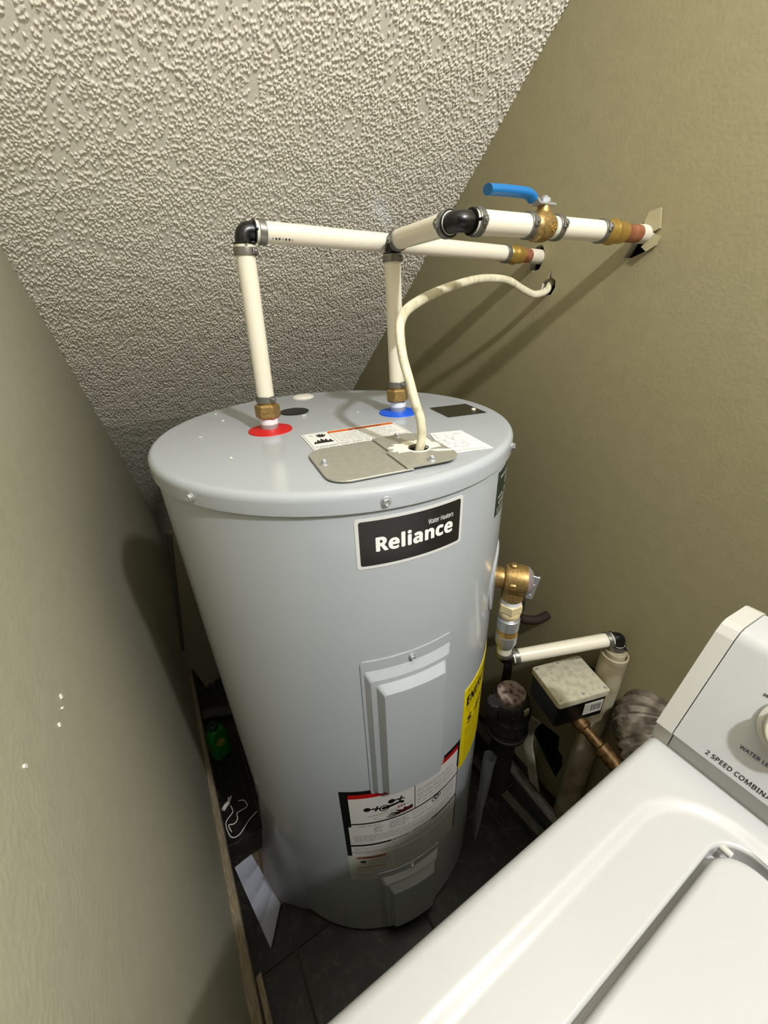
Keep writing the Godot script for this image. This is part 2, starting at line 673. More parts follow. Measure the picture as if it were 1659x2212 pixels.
	M.card = mat(Color(0.36, 0.30, 0.23), 0.8)
	M.green = mat(Color(0.05, 0.42, 0.10), 0.3)
	M.wire = mat(Color(0.86, 0.85, 0.80), 0.5)
	var film := mat(Color(0.78, 0.80, 0.84, 0.40), 0.3)
	film.transparency = BaseMaterial3D.TRANSPARENCY_ALPHA
	film.cull_mode = BaseMaterial3D.CULL_DISABLED
	M.film = film

# ------------------------------------------------------------------ the scene
func _ready():
	rng.seed = 7
	# camera
	var cam := Camera3D.new()
	cam.name = "camera"
	add_child(cam)
	cam.transform = Transform3D(Basis(Vector3(0.8611, -0.0335, 0.5073), Vector3(0.2607, 0.8858, -0.384), Vector3(-0.4365, 0.4629, 0.7715)).orthonormalized(), Vector3(0, 1.22, 0))
	cam.fov = 103.96
	cam.near = 0.01
	# air and exposure
	var we := WorldEnvironment.new()
	we.name = "environment"
	var e := Environment.new()
	e.background_mode = Environment.BG_COLOR
	e.background_color = Color(0, 0, 0)
	e.tonemap_mode = Environment.TONE_MAPPER_LINEAR
	e.tonemap_exposure = 1.0
	e.sdfgi_enabled = true
	e.ssao_enabled = true
	e.ssil_enabled = true
	we.environment = e
	add_child(we)
	make_materials()
	pendant(Vector3(0.33, 1.94, 0.48), 1.5, Color(0.985, 0.99, 1.0))
	fill_panel(Vector3(0.50, 2.42, 1.45), 0.33, Color(0.985, 0.99, 1.0))
	room()
	heater()
	hot_pipe()
	cold_pipe()
	cable()
	relief_valve()
	corner()
	under_left()
	washer()

func pendant(at: Vector3, energy: float, col: Color) -> void:
	var t := thing("pendant_lamp", "bare bulb hanging on a cord above the washing machine", "lamp", at)
	var m := MB.new()
	lathe(m, [Vector2(0, -0.032), Vector2(0.012, -0.030), Vector2(0.024, -0.020), Vector2(0.030, -0.004), Vector2(0.029, 0.010), Vector2(0.020, 0.028), Vector2(0.013, 0.040), Vector2(0, 0.040)], 32, Transform3D(Basis(), at))
	var glow := mat(Color(1, 1, 1), 0.4)
	glow.emission_enabled = true
	glow.emission = col
	glow.emission_energy_multiplier = 3.0
	put("bulb", m, glow, t)
	m = MB.new()
	can(m, 0.018, 0.040, 0.085, Transform3D(Basis(), at))
	put("socket", m, M.black, t)
	m = MB.new()
	rod(m, at + Vector3(0, 0.085, 0), Vector3(at.x, 2.42, at.z), 0.003)
	put("cord", m, M.black, t)
	var l := OmniLight3D.new()
	l.name = "bulb_light"
	t.add_child(l)
	l.light_color = col
	l.light_energy = energy
	l.light_size = 0.028
	l.omni_range = 12.0
	l.omni_attenuation = 2.0
	l.shadow_enabled = true

func fill_panel(at: Vector3, energy: float, col: Color) -> void:  # added fill: an out-of-view panel that brightens left wall, ceiling and upper tank
	var t := thing("added_fill_light", "added fill light, a flat unseen panel on the level ceiling at the back of the laundry room", "lamp", at)
	var m := MB.new()
	bar(m, at + Vector3(-0.15, -0.03, -0.27), at + Vector3(0.15, 0.0, 0.27), 0.004)
	put("housing", m, M.plastic_white, t)
	m = MB.new()
	bar(m, at + Vector3(-0.13, -0.034, -0.25), at + Vector3(0.13, -0.029, 0.25), 0.001)
	var glow := mat(Color(1, 1, 1), 0.5)
	glow.emission_enabled = true
	glow.emission = col
	glow.emission_energy_multiplier = 0.5
	put("fill_diffuser", m, glow, t)
	var l := AreaLight3D.new()
	l.name = "fill_glow"
	t.add_child(l)
	l.area_size = Vector2(0.25, 0.48)
	l.position = Vector3(0, -0.040, 0)
	l.rotation_degrees.x = -90
	l.light_color = col
	l.light_energy = energy
	l.area_range = 12.0
	l.area_attenuation = 2.0
	l.shadow_enabled = true

func ceil_at(z: float) -> float:
	return CEIL_Y + (z - CEIL_Z) * TAN_S

func room() -> void:
	var m := MB.new()
	# floor and its tiles
	bar(m, Vector3(-2.9, -0.12, -2.75), Vector3(0.8, -0.004, 3.4), 0.0)
	var fl := struct("floor", m, M.grout, "dark tiled floor under the stairs")
	var s := 0.27
	for i in range(-1, 4):
		for j in range(-7, 2):
			var x0 := -0.032 + (i - 1) * s
			var z0 := -0.395 + j * s
			if x0 > 0.68 or x0 + s < -0.14:
				continue
			var tm := MB.new()
			bar(tm, Vector3(x0 + 0.0015, -0.006, z0 + 0.0015), Vector3(x0 + s - 0.0015, 0.0, z0 + s - 0.0015), 0.0008)
			put("tile", tm, M.tiles[rng.randi() % 3], fl)
	# right wall: plasterboard with three torn holes that let pipes and cable through
	var w := CSGBox3D.new()
	w.name = "wall_right"
	w.size = Vector3(0.016, 2.6, 6.1)
	w.position = Vector3(XR + 0.008, 1.2, 0.30)
	w.material = M.wall
	add_child(w, true)
	w.set_meta("kind", "structure")
	w.set_meta("label", "olive painted wall with pipe holes at the right")
	var holes := [
		[Vector2(-0.409, 1.288), [Vector2(-0.020, -0.012), Vector2(-0.024, -0.020), Vector2(-0.012, -0.021), Vector2(0.006, -0.015), Vector2(0.013, -0.006), Vector2(0.014, 0.006), Vector2(0.009, 0.018), Vector2(0.004, 0.022), Vector2(-0.006, 0.021), Vector2(-0.012, 0.016), Vector2(-0.013, 0.004)]],
		[Vector2(-0.598, 1.283), [Vector2(-0.017, -0.016), Vector2(-0.006, -0.021), Vector2(0.006, -0.018), Vector2(0.013, -0.006), Vector2(0.014, 0.008), Vector2(0.008, 0.018), Vector2(0.002, 0.020), Vector2(-0.010, 0.016), Vector2(-0.015, 0.004)]],
		[Vector2(-0.566, 1.236), [Vector2(-0.016, -0.010), Vector2(-0.006, -0.015), Vector2(0.008, -0.013), Vector2(0.015, -0.002), Vector2(0.014, 0.009), Vector2(0.004, 0.015), Vector2(0.001, 0.027), Vector2(-0.003, 0.013), Vector2(-0.014, 0.007)]],
		[Vector2(-0.35, 0.16), [Vector2(-0.070, 0.045), Vector2(-0.060, -0.005), Vector2(-0.030, -0.035), Vector2(0.028, -0.085), Vector2(0.036, -0.02), Vector2(0.030, 0.012), Vector2(0.016, 0.018), Vector2(0.010, 0.068), Vector2(-0.03, 0.060)]],
	]
	for h in holes:
		var c := CSGPolygon3D.new()
		c.name = "hole_cut"
		var P := PackedVector2Array()
		for p in h[1]:
			P.append(Vector2(-p.x, p.y))
		c.polygon = P
		c.depth = 0.06
		c.operation = CSGShape3D.OPERATION_SUBTRACTION
		c.material = M.gypsum if h[0].y > 1.0 else M.dark
		# polygon x runs along -z of the scene, its depth along x
		c.transform = Transform3D(Basis(Vector3(0, 0, -1), Vector3(0, 1, 0), Vector3(1, 0, 0)), Vector3(XR + 0.03, h[0].y, h[0].x) - w.position)
		w.add_child(c, true)
	m = MB.new()
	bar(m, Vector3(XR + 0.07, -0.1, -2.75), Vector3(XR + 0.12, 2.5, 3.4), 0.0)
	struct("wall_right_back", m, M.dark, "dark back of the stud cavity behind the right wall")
	# torn plasterboard flap by the cold water pipe
	m = MB.new()
	var flap := PackedVector2Array([Vector2(0.4065, 1.3020), Vector2(0.4020, 1.3200), Vector2(0.3900, 1.3230), Vector2(0.3865, 1.2990), Vector2(0.3930, 1.2960)])
	prism(m, flap, -0.001, 0.003, Transform3D(Basis(Vector3(-0.45, 0, -1), Vector3(-0.05, 1, 0), Vector3(-1, 0, 0)), Vector3(XR - 0.001 + 0.45 * 0.3865 + 0.065, 0, 0)))
	put("torn_flap", m, M.wall, w, "loose flap of painted plasterboard paper")
	m = MB.new()
	var chip := PackedVector2Array([Vector2(0.4040, 1.2790), Vector2(0.3920, 1.2930), Vector2(0.3830, 1.2900), Vector2(0.3860, 1.2790), Vector2(0.3960, 1.2725)])
	prism(m, chip, -0.001, 0.0025, Transform3D(Basis(Vector3(-0.25, 0, -1), Vector3(0.10, 1, 0), Vector3(-1, 0, 0)), Vector3(XR - 0.001 + 0.25 * 0.3830 - 0.129, 0, 0)))
	put("torn_flap", m, M.wall, w)
	# left wall, ending just before the washer
	m = MB.new()
	var lw := PackedVector2Array([Vector2(-0.140, 0.10), Vector2(-0.118, 2.70), Vector2(-0.24, 2.70), Vector2(-0.24, 0.10)])
	prism(m, lw, -0.1, 2.5, Transform3D(Basis(Vector3(1, 0, 0), Vector3(0, 0, -1), Vector3(0, 1, 0)), Vector3.ZERO))
	var wl := struct("wall_left", m, M.wall_grey, "olive painted wall close by on the left")
	for k in [[0.9136, -0.3645, 0.0035], [0.9080, -0.3555, 0.002], [0.9086, -0.3368, 0.003], [0.9455, -0.2709, 0.0035]]:
		m = MB.new()
		prism(m, ellipse(0.0014 + k[2] * 0.12, k[2] * 0.75, 7, 0.3), -0.002, 0.0012, Transform3D(Basis(Vector3(0, 0, -1), Vector3(0, 1, 0), Vector3(1, 0, 0)), Vector3(-0.1400 + (-k[1] + 0.10) * -0.0 + (-k[1] - 0.10) * 0.0085, k[0], k[1])))
		put("paint_chip", m, M.chip, wl)
	# wooden strip along its foot
	m = MB.new()
	var bs := PackedVector2Array([Vector2(-0.150, 0.10), Vector2(-0.1175, 0.10), Vector2(-0.1195, 0.62), Vector2(-0.1215, 1.45), Vector2(-0.150, 1.45)])
	prism(m, bs, 0.0, 0.028, Transform3D(Basis(Vector3(1, 0, 0), Vector3(0, 0, -1), Vector3(0, 1, 0)), Vector3.ZERO), 0.002)
	struct("baseboard_left", m, M.wood, "narrow bare wooden strip along the foot of the left wall")
	# sloped popcorn ceiling
	ceiling()
	# rest of the laundry room behind the camera
	m = MB.new()
	bar(m, Vector3(-2.9, 2.42, 0.30), Vector3(0.80, 2.50, 3.4), 0.0)
	bar(m, Vector3(-2.9, 2.42, -0.11), Vector3(-0.24, 2.50, 0.30), 0.0)
	struct("ceiling_flat", m, M.ceiling, "level ceiling of the laundry room")
	m = MB.new()
	bar(m, Vector3(-2.9, -0.1, 3.3), Vector3(0.80, 2.5, 3.4), 0.0)
	struct("wall_back", m, M.wall, "laundry wall behind the viewer")
	m = MB.new()
	bar(m, Vector3(-2.9, -0.1, -0.11), Vector3(-2.8, 2.5, 3.3), 0.0)
	struct("wall_far_left", m, M.wall, "far left laundry wall")
	m = MB.new()
	bar(m, Vector3(-2.9, -0.1, -0.21), Vector3(-0.24, 2.5, -0.11), 0.0)
	struct("wall_front", m, M.wall, "wall beside the stair cupboard opening")

func white_spot(p: Vector3) -> float:
	# how far a whiter, flatter spot on the ceiling, above the pipe elbow, reaches p
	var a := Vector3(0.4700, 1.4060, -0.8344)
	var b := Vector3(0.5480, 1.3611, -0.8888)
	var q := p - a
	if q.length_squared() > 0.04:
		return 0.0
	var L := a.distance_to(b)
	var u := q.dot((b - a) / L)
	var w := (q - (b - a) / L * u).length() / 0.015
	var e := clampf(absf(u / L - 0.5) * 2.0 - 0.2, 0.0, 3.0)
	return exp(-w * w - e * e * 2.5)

func ceiling() -> void:
	# blobs of sprayed plaster over a plane, one height field
	var cs := FastNoiseLite.new()
	cs.noise_type = FastNoiseLite.TYPE_CELLULAR
	cs.frequency = 1.0
	cs.fractal_type = FastNoiseLite.FRACTAL_NONE
	cs.cellular_return_type = FastNoiseLite.RETURN_DISTANCE
	cs.cellular_jitter = 1.0
	cs.seed = 4
	var cv := cs.duplicate()
	cv.cellular_return_type = FastNoiseLite.RETURN_CELL_VALUE
	var n1 := noise(1.0, 2, 11)
	var n2 := noise(1.0, 2, 12)
	var n3 := noise(1.0, 3, 13)
	var n4 := noise(1.0, 2, 14)
	var down := Vector3(0, -TAN_S, -1).normalized()
	var nrm := Vector3(0, -1, TAN_S).normalized()
	var z_top := -0.42
	var o := Vector3(0, ceil_at(z_top), z_top)
	var xs := PackedFloat32Array()
	var x := -0.15
	while x < 0.70:
		xs.append(x)
		x += 0.0012
	var ss := PackedFloat32Array()
	var t := 0.0
	while t < 2.75:
		ss.append(t)
		t += 0.0011 if t < 0.75 else (0.0013 if t < 1.30 else 0.006)
	var nx := xs.size()
	var ns := ss.size()
	var P := PackedVector3Array()
	P.resize(nx * ns)
	var H := PackedFloat32Array()
	H.resize(nx * ns)
	for i in ns:
		for j in nx:
			var px := xs[j] * 1000.0
			var py := ss[i] * 1000.0
			var wx := px + 0.8 * n1.get_noise_2d(px * 0.27, py * 0.27)
			var wy := py + 0.8 * n2.get_noise_2d(px * 0.27, py * 0.27)
			var qx := wx / 4.2
			var qy := wy / 4.2
			var d := cs.get_noise_2d(qx, qy) + 1.0
			var v: float = cv.get_noise_2d(qx, qy) * 0.5 + 0.5
			var dens := n3.get_noise_2d(px * 0.014, py * 0.014) * 0.5 + 0.42 + 0.18 * minf(1.0, py / 600.0) + 0.12 * clampf(px / 600.0, 0.0, 1.0)
			var h := 0.0
			if v < dens:
				var r: float = 0.46 + 0.30 * (dens - v)
				h = clampf(1.0 - d / r, 0.0, 1.0)
				h = sqrt(h) * (0.75 + 0.55 * v)
			h += 0.30 * n4.get_noise_2d(px * 0.42, py * 0.42) * (0.3 + h)
			var hh := h * (0.0024 + 0.0008 * clampf((py - 350.0) / 400.0, 0.0, 1.0)) * (1.0 - 0.45 * white_spot(o + down * ss[i] + Vector3(xs[j], 0, 0)))
			H[i * nx + j] = hh
			P[i * nx + j] = o + down * ss[i] + Vector3(xs[j], 0, 0) + nrm * hh
	# plain sprayed plaster, with one whiter spot above the pipe elbow
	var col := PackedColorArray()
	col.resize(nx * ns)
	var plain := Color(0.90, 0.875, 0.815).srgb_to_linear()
	var spot_col := Color(1.0, 0.995, 0.98).srgb_to_linear()
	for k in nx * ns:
		col[k] = plain.lerp(spot_col, white_spot(P[k]))
	var N := PackedVector3Array()
	N.resize(nx * ns)
	for i in ns:
		var i0 := maxi(i - 1, 0)
		var i1 := mini(i + 1, ns - 1)
		for j in nx:
			var j0 := maxi(j - 1, 0)
			var j1 := mini(j + 1, nx - 1)
			var gx := (H[i * nx + j1] - H[i * nx + j0]) / (xs[j1] - xs[j0])
			var gs := (H[i1 * nx + j] - H[i0 * nx + j]) / (ss[i1] - ss[i0])
			N[i * nx + j] = (nrm - Vector3(gx, 0, 0) - down * gs).normalized()
	var I := PackedInt32Array()
	I.resize((nx - 1) * (ns - 1) * 6)
	var k := 0
	for i in ns - 1:
		for j in nx - 1:
			var a := i * nx + j
			var b := a + 1
			var c := a + nx
			var d := c + 1
			I[k] = a; I[k + 1] = b; I[k + 2] = c
			I[k + 3] = b; I[k + 4] = d; I[k + 5] = c
			k += 6
	var arr := []
	arr.resize(Mesh.ARRAY_MAX)
	arr[Mesh.ARRAY_VERTEX] = P
	arr[Mesh.ARRAY_NORMAL] = N
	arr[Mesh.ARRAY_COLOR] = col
	arr[Mesh.ARRAY_INDEX] = I
	var am := ArrayMesh.new()
	am.add_surface_from_arrays(Mesh.PRIMITIVE_TRIANGLES, arr)
	var c := MeshInstance3D.new()
	c.name = "ceiling"
	c.mesh = am
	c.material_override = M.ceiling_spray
	add_child(c, true)
	c.set_meta("kind", "structure")
	c.set_meta("label", "sloping popcorn textured ceiling under the stairs")
	# the boards it is sprayed on, up to the level ceiling
	var m := MB.new()
	var zz := 0.36
	var pr := PackedVector2Array([Vector2(2.75, ceil_at(-2.75)), Vector2(-zz, ceil_at(zz)), Vector2(-zz, ceil_at(zz) + 0.08), Vector2(2.75, ceil_at(-2.75) + 0.08)])
	prism(m, pr, -0.30, 0.80, Transform3D(Basis(Vector3(0, 0, -1), Vector3(0, 1, 0), Vector3(1, 0, 0)), Vector3(0, 0.0005, 0)))
	struct("ceiling_board", m, M.ceiling, "boards of the sloping ceiling")

func clamp_ring(parent: Node, at: Vector3, axis: Vector3, r := 0.0118, ear := 0.0) -> void:
	# stainless cinch clamp: a band with a folded ear and its catch
	var m := MB.new()
	var t := aim(at, axis, ear)
	var q := r + 0.0003
	lathe(m, [Vector2(q, -0.0042), Vector2(q + 0.0014, -0.0042), Vector2(q + 0.0018, -0.0036), Vector2(q + 0.0018, 0.0036), Vector2(q + 0.0014, 0.0042), Vector2(q, 0.0042)], 40, t)
	var ring := put("clamp", m, M.steel, parent)
	m = MB.new()
	box(m, Vector3(0.0090, 0.0062, 0.0032), t * Transform3D(Basis(), Vector3(0, 0, q + 0.0026)), 0.0008)
	can(m, 0.0026, q + 0.0015, q + 0.0058, t * Transform3D(Basis(Vector3.RIGHT, PI / 2), Vector3.ZERO), 20)
	put("clamp_ear", m, M.steel, ring)

func elbow(parent: Node, a: Vector3, mid: Vector3, b: Vector3, r := 0.0102) -> void:
	# black insert elbow from a round mid to b, with a stop collar at each end
	var m := MB.new()
	var pts := PackedVector3Array()
	var da := (a - mid).normalized()
	var db := (b - mid).normalized()
	var rr := 0.011
	pts.append(a)
	for k in 9:
		var u := k / 8.0
		pts.append((mid + da * rr).lerp(mid, u).lerp(mid.lerp(mid + db * rr, u), u))
	pts.append(b)
	tube(m, pts, r, 28)
	for e in [[a, da], [b, db]]:
		can(m, r + 0.0028, -0.0008, 0.0012, aim(e[0], e[1]), 32)
		box(m, Vector3(0.0030, 0.0024, 0.009), aim(e[0], e[1]) * Transform3D(Basis(), Vector3(0, 0, r + 0.004)), 0.0006)
	put("elbow", m, M.black, parent)

func pex(parent: Node, called: String, a: Vector3, b: Vector3, r := 0.0118) -> void:
	var m := MB.new()
	var t := aim(a, b - a)
	var L := a.distance_to(b)
	lathe(m, [Vector2(r * 0.72, 0.0), Vector2(r - 0.0008, 0), Vector2(r, 0.0008), Vector2(r, L - 0.0008), Vector2(r - 0.0008, L), Vector2(r * 0.72, L)], 44, t)
	put(called, m, M.pex, parent)

func riser_fittings(t: Node3D, base: Vector3, disc_mat: Material, disc_name: String) -> void:
	# base is on the heater's top; zinc nipple, tape, brass hexagon
	pass

func nut(m: MB, at: Vector3, axis: Vector3, r: float, h: float, twist := 0.0) -> void:
	lathe(m, [Vector2(0, 0), Vector2(r * 0.86, 0), Vector2(r, h * 0.12), Vector2(r, h * 0.88), Vector2(r * 0.86, h), Vector2(0, h)], 6, aim(at, axis, twist))

func screw(parent: Node, at: Vector3, axis: Vector3, local := false, r := 0.0042) -> void:
	# hex washer-head sheet screw
	var m := MB.new()
	can(m, r * 1.35, -0.001, 0.0012, aim(at, axis), 24, 0.0004)
	lathe(m, [Vector2(r, 0.001), Vector2(r, 0.0038), Vector2(r * 0.8, 0.0046), Vector2(r * 0.45, 0.0036), Vector2(0, 0.0036)], 6, aim(at, axis, 17.0))
	put("screw", m, M.zinc, parent, "", local)

# ------------------------------------------------------------------ the water heater
func on_tank(deg: float, y: float, r := 0.258) -> Vector3:
	return Vector3(r * sin(deg_to_rad(deg)), y, r * cos(deg_to_rad(deg)))

func top_frame(x: float, z: float, turn: float) -> Transform3D:
	# lies flat on the heater's top: polygon x to the right, y to the back
	return Transform3D(Basis(Vector3(1, 0, 0), Vector3(0, 0, -1), Vector3(0, 1, 0)).rotated(Vector3.UP, deg_to_rad(turn)), Vector3(x, TOP, z))

func heater() -> void:
	var t := thing("water_heater", "tall grey cylindrical electric water heater with stickers standing under the sloping ceiling", "water heater", TANK, TANK_TURN)
	var m := MB.new()
	lathe(m, [Vector2(0, 0.004), Vector2(0.252, 0.004), Vector2(0.258, 0.010), Vector2(0.258, 0.045), Vector2(0.2572, 0.047), Vector2(0.258, 0.049), Vector2(0.258, 0.55), Vector2(0.258, 1.0305), Vector2(0.2574, 1.0315), Vector2(0.2582, 1.0335), Vector2(0.2582, 1.040), Vector2(0, 1.040)], 160)
	put("jacket", m, M.tank, t, "", true)
	m = MB.new()
	var cap := [Vector2(0.2585, 1.0345), Vector2(0.2612, 1.0338), Vector2(0.2622, 1.0350), Vector2(0.2622, 1.0490)]
	for k in 7:
		var a := deg_to_rad(90.0 * k / 6)
		cap.append(Vector2(0.2542 + 0.0080 * cos(a), 1.0500 + 0.0086 * sin(a)))
	cap.append(Vector2(0.240, TOP - 0.0003))
	cap.append(Vector2(0.238, TOP - 0.0006))
	cap.append(Vector2(0.225, TOP - 0.0006))
	cap.append(Vector2(0, TOP - 0.0006))
	lathe(m, cap, 160)
	put("lid", m, M.tank, t, "", true)
	for a in [-53.3, -6.35, 45.7, 100.0, 160.0, -110.0, -160.0]:
		screw(t, on_tank(a, 1.0440, 0.2622), on_tank(a, 0.0, 1.0), true)
	# top: coloured rings round the two connections (heater's own axes)
	for c in [[-0.0985, "hot_ring", M.red], [0.1106, "cold_ring", M.blue]]:
		m = MB.new()
		lathe(m, [Vector2(0.0115, 0.0), Vector2(0.0320, 0.0), Vector2(0.0315, 0.0018), Vector2(0.0210, 0.0028), Vector2(0.0140, 0.0036), Vector2(0.0115, 0.0036)], 48, Transform3D(Basis(), Vector3(c[0], TOP - 0.0006, -0.0115)))
		put(c[1], m, c[2], t, "red plastic ring" if c[0] < 0.0 else "blue plastic ring", true)
	m = MB.new()
	prism(m, ellipse(0.0245, 0.0245, 48), 0.0, 0.0012, top_frame(-0.043, -0.107, 0))
	put("cover_disc", m, M.black, t, "flat black disc", true)
	m = MB.new()
	lathe(m, [Vector2(0.0, 0.004), Vector2(0.014, 0.004), Vector2(0.020, 0.0015), Vector2(0.021, 0.0)], 40, Transform3D(Basis(), Vector3(-0.0006, TOP - 0.0006, -0.2245)))
	put("anode_plug", m, M.chip, t, "white plastic plug", true)
	m = MB.new()
	prism(m, PackedVector2Array([Vector2(-0.034, -0.034), Vector2(0.034, -0.034), Vector2(0.034, 0.034), Vector2(-0.034, 0.034)]), 0.0, 0.0006, top_frame(0.2000, 0.0272, -4.0))
	put("foil_tag", m, mat(Color(0.40, 0.39, 0.34), 0.4, 0.9), t, "blank metal foil sticker", true)
	m = MB.new()
	can(m, 0.0035, 0.0, 0.003, Transform3D(Basis(), Vector3(0.2230, TOP, 0.040)), 16)
	put("rivet", m, M.chip, t, "", true)
	for c in [[-0.170, -0.160], [-0.160, -0.105], [-0.162, 0.095], [-0.034, -0.070], [0.050, -0.043], [-0.058, 0.122], [-0.195, -0.02]]:
		m = MB.new()
		prism(m, ellipse(0.0028 + rng.randf() * 0.0014, 0.0016, 7, 0.35), 0.0, 0.0012, top_frame(c[0], c[1], rng.randf() * 180))
		put("plaster_crumb", m, M.chip, t, "", true)
	top_stickers(t)
	junction_plate(t)
	jacket_labels(t)
	access_panels(t)
	# round cover plate round the relief valve
	m = MB.new()
	cyl_loft(m, [[52.5 - 13.4, 52.5 + 13.4, 0.7515, 0.8725, 0.2580, 0.0603], [52.5 - 13.4, 52.5 + 13.4, 0.7515, 0.8725, 0.2600, 0.0603], [52.5 - 12.9, 52.5 + 12.9, 0.7540, 0.8700, 0.2612, 0.0580]], 4, 16)
	put("valve_cover", m, M.tank, t, "", true)
	# clear film left on the lower jacket
	m = MB.new()
	var rings := []
	for i in 9:
		var y := 0.02 + 0.30 * i / 8.0
		var row := PackedVector3Array()
		for j in 13:
			var a := -104.0 + 52.0 * j / 12.0
			var k := 1.0 - i / 8.0
			row.append(on_tank(a, y, 0.2592 + 0.040 * k * k * sin(PI * j / 12.0) + 0.002 * sin(j * 2.3 + i)))
		rings.append(row)
	for i in 8:
		for j in 12:
			m.quad(rings[i][j], rings[i][j + 1], rings[i + 1][j + 1], rings[i + 1][j])
	put("plastic_film", m, M.film, t, "clear plastic film peeling at the foot", true)

func top_stickers(t: Node3D) -> void:
	# warning sticker
	var im := sheet(896, 512, Color(0.93, 0.93, 0.91))
	var ink := Color(0.10, 0.10, 0.10)
	for q in [[14, 14, 882, 18], [14, 494, 882, 498], [14, 14, 18, 498], [878, 14, 882, 498], [236, 18, 240, 400], [14, 400, 882, 404]]:
		rect(im, q[0], q[1], q[2], q[3], ink)
	rect(im, 240, 18, 878, 82, Color(0.87, 0.42, 0.13))
	write(im, "WARNING", 490, 74, 270, 46, Color(0.13, 0.06, 0.02))
	fill(im, [Vector2(425, 76), Vector2(480, 76), Vector2(452, 28)], Color(0.13, 0.06, 0.02))
	fill(im, [Vector2(448, 44), Vector2(456, 44), Vector2(454, 60), Vector2(450, 60)], Color(0.87, 0.42, 0.13))
	fine_print(im, 262, 104, 860, 392, 26, 13, Color(0.25, 0.25, 0.25), 0.25)
	# hand over flames
	stroke(im, [Vector2(60, 60), Vector2(86, 78), Vector2(66, 92), Vector2(94, 108)], 5, ink)
	fill(im, [Vector2(118, 120), Vector2(122, 70), Vector2(136, 66), Vector2(140, 96), Vector2(146, 56), Vector2(160, 56), Vector2(162, 96), Vector2(172, 60), Vector2(185, 62), Vector2(182, 104), Vector2(196, 82), Vector2(206, 90), Vector2(190, 132), Vector2(168, 160), Vector2(134, 156)], ink)
	fill(im, [Vector2(40, 330), Vector2(66, 260), Vector2(76, 292), Vector2(96, 216), Vector2(112, 268), Vector2(132, 190), Vector2(150, 262), Vector2(168, 212), Vector2(180, 282), Vector2(204, 240), Vector2(218, 330)], ink)
	write(im, "CAUTION:", 34, 440, 190, 26, ink)
	fine_print(im, 240, 416, 850, 446, 30, 20, ink, 0.05)
	fine_print(im, 34, 458, 700, 490, 28, 16, ink, 0.05)
	var m := MB.new()
	prism(m, rrect(0.141, 0.0795, 0.004), 0.0, 0.0004, top_frame(0.0060, 0.0785, 0.6))
	put("warning_sticker", m, pic(im, 0.35), t, "white warning sticker with orange heading", true)
	# wiring diagram
	im = sheet(512, 768, Color(0.93, 0.93, 0.92))
	var pal := Color(0.35, 0.35, 0.36)
	stroke(im, [Vector2(110, 180), Vector2(110, 110), Vector2(230, 110), Vector2(230, 160)], 4, pal)
	stroke(im, [Vector2(110, 230), Vector2(250, 290), Vector2(250, 380), Vector2(330, 380), Vector2(330, 560), Vector2(210, 560)], 4, pal)
	stroke(im, [Vector2(150, 320), Vector2(150, 470), Vector2(90, 470)], 4, pal)
	for c in [Vector2(110, 205), Vector2(230, 190), Vector2(250, 300), Vector2(150, 320), Vector2(210, 470), Vector2(180, 560), Vector2(280, 230)]:
		disc(im, c, 15, pal, 9.0)
	for q in [[60, 90, 96, 16], [330, 110, 90, 18], [330, 140, 60, 14], [60, 300, 60, 16], [60, 410, 70, 16], [260, 460, 60, 16], [70, 590, 60, 16], [230, 600, 70, 16]]:
		fine_print(im, q[0], q[1], q[0] + q[2], q[1] + q[3] + 2, 40, q[3], Color(0.15, 0.15, 0.15), 0.05)
	fine_print(im, 50, 670, 470, 740, 22, 12, Color(0.3, 0.3, 0.3), 0.1)
	m = MB.new()
	# its four corners as seen: it lies a little askew
	prism(m, PackedVector2Array([Vector2(-0.034, -0.043), Vector2(0.028, -0.040), Vector2(0.023, 0.043), Vector2(-0.023, 0.0445)]), 0.0, 0.0004, top_frame(0.1130, 0.1680, -8.0))
	put("wiring_sticker", m, pic(im, 0.4), t, "white wiring diagram sticker", true)

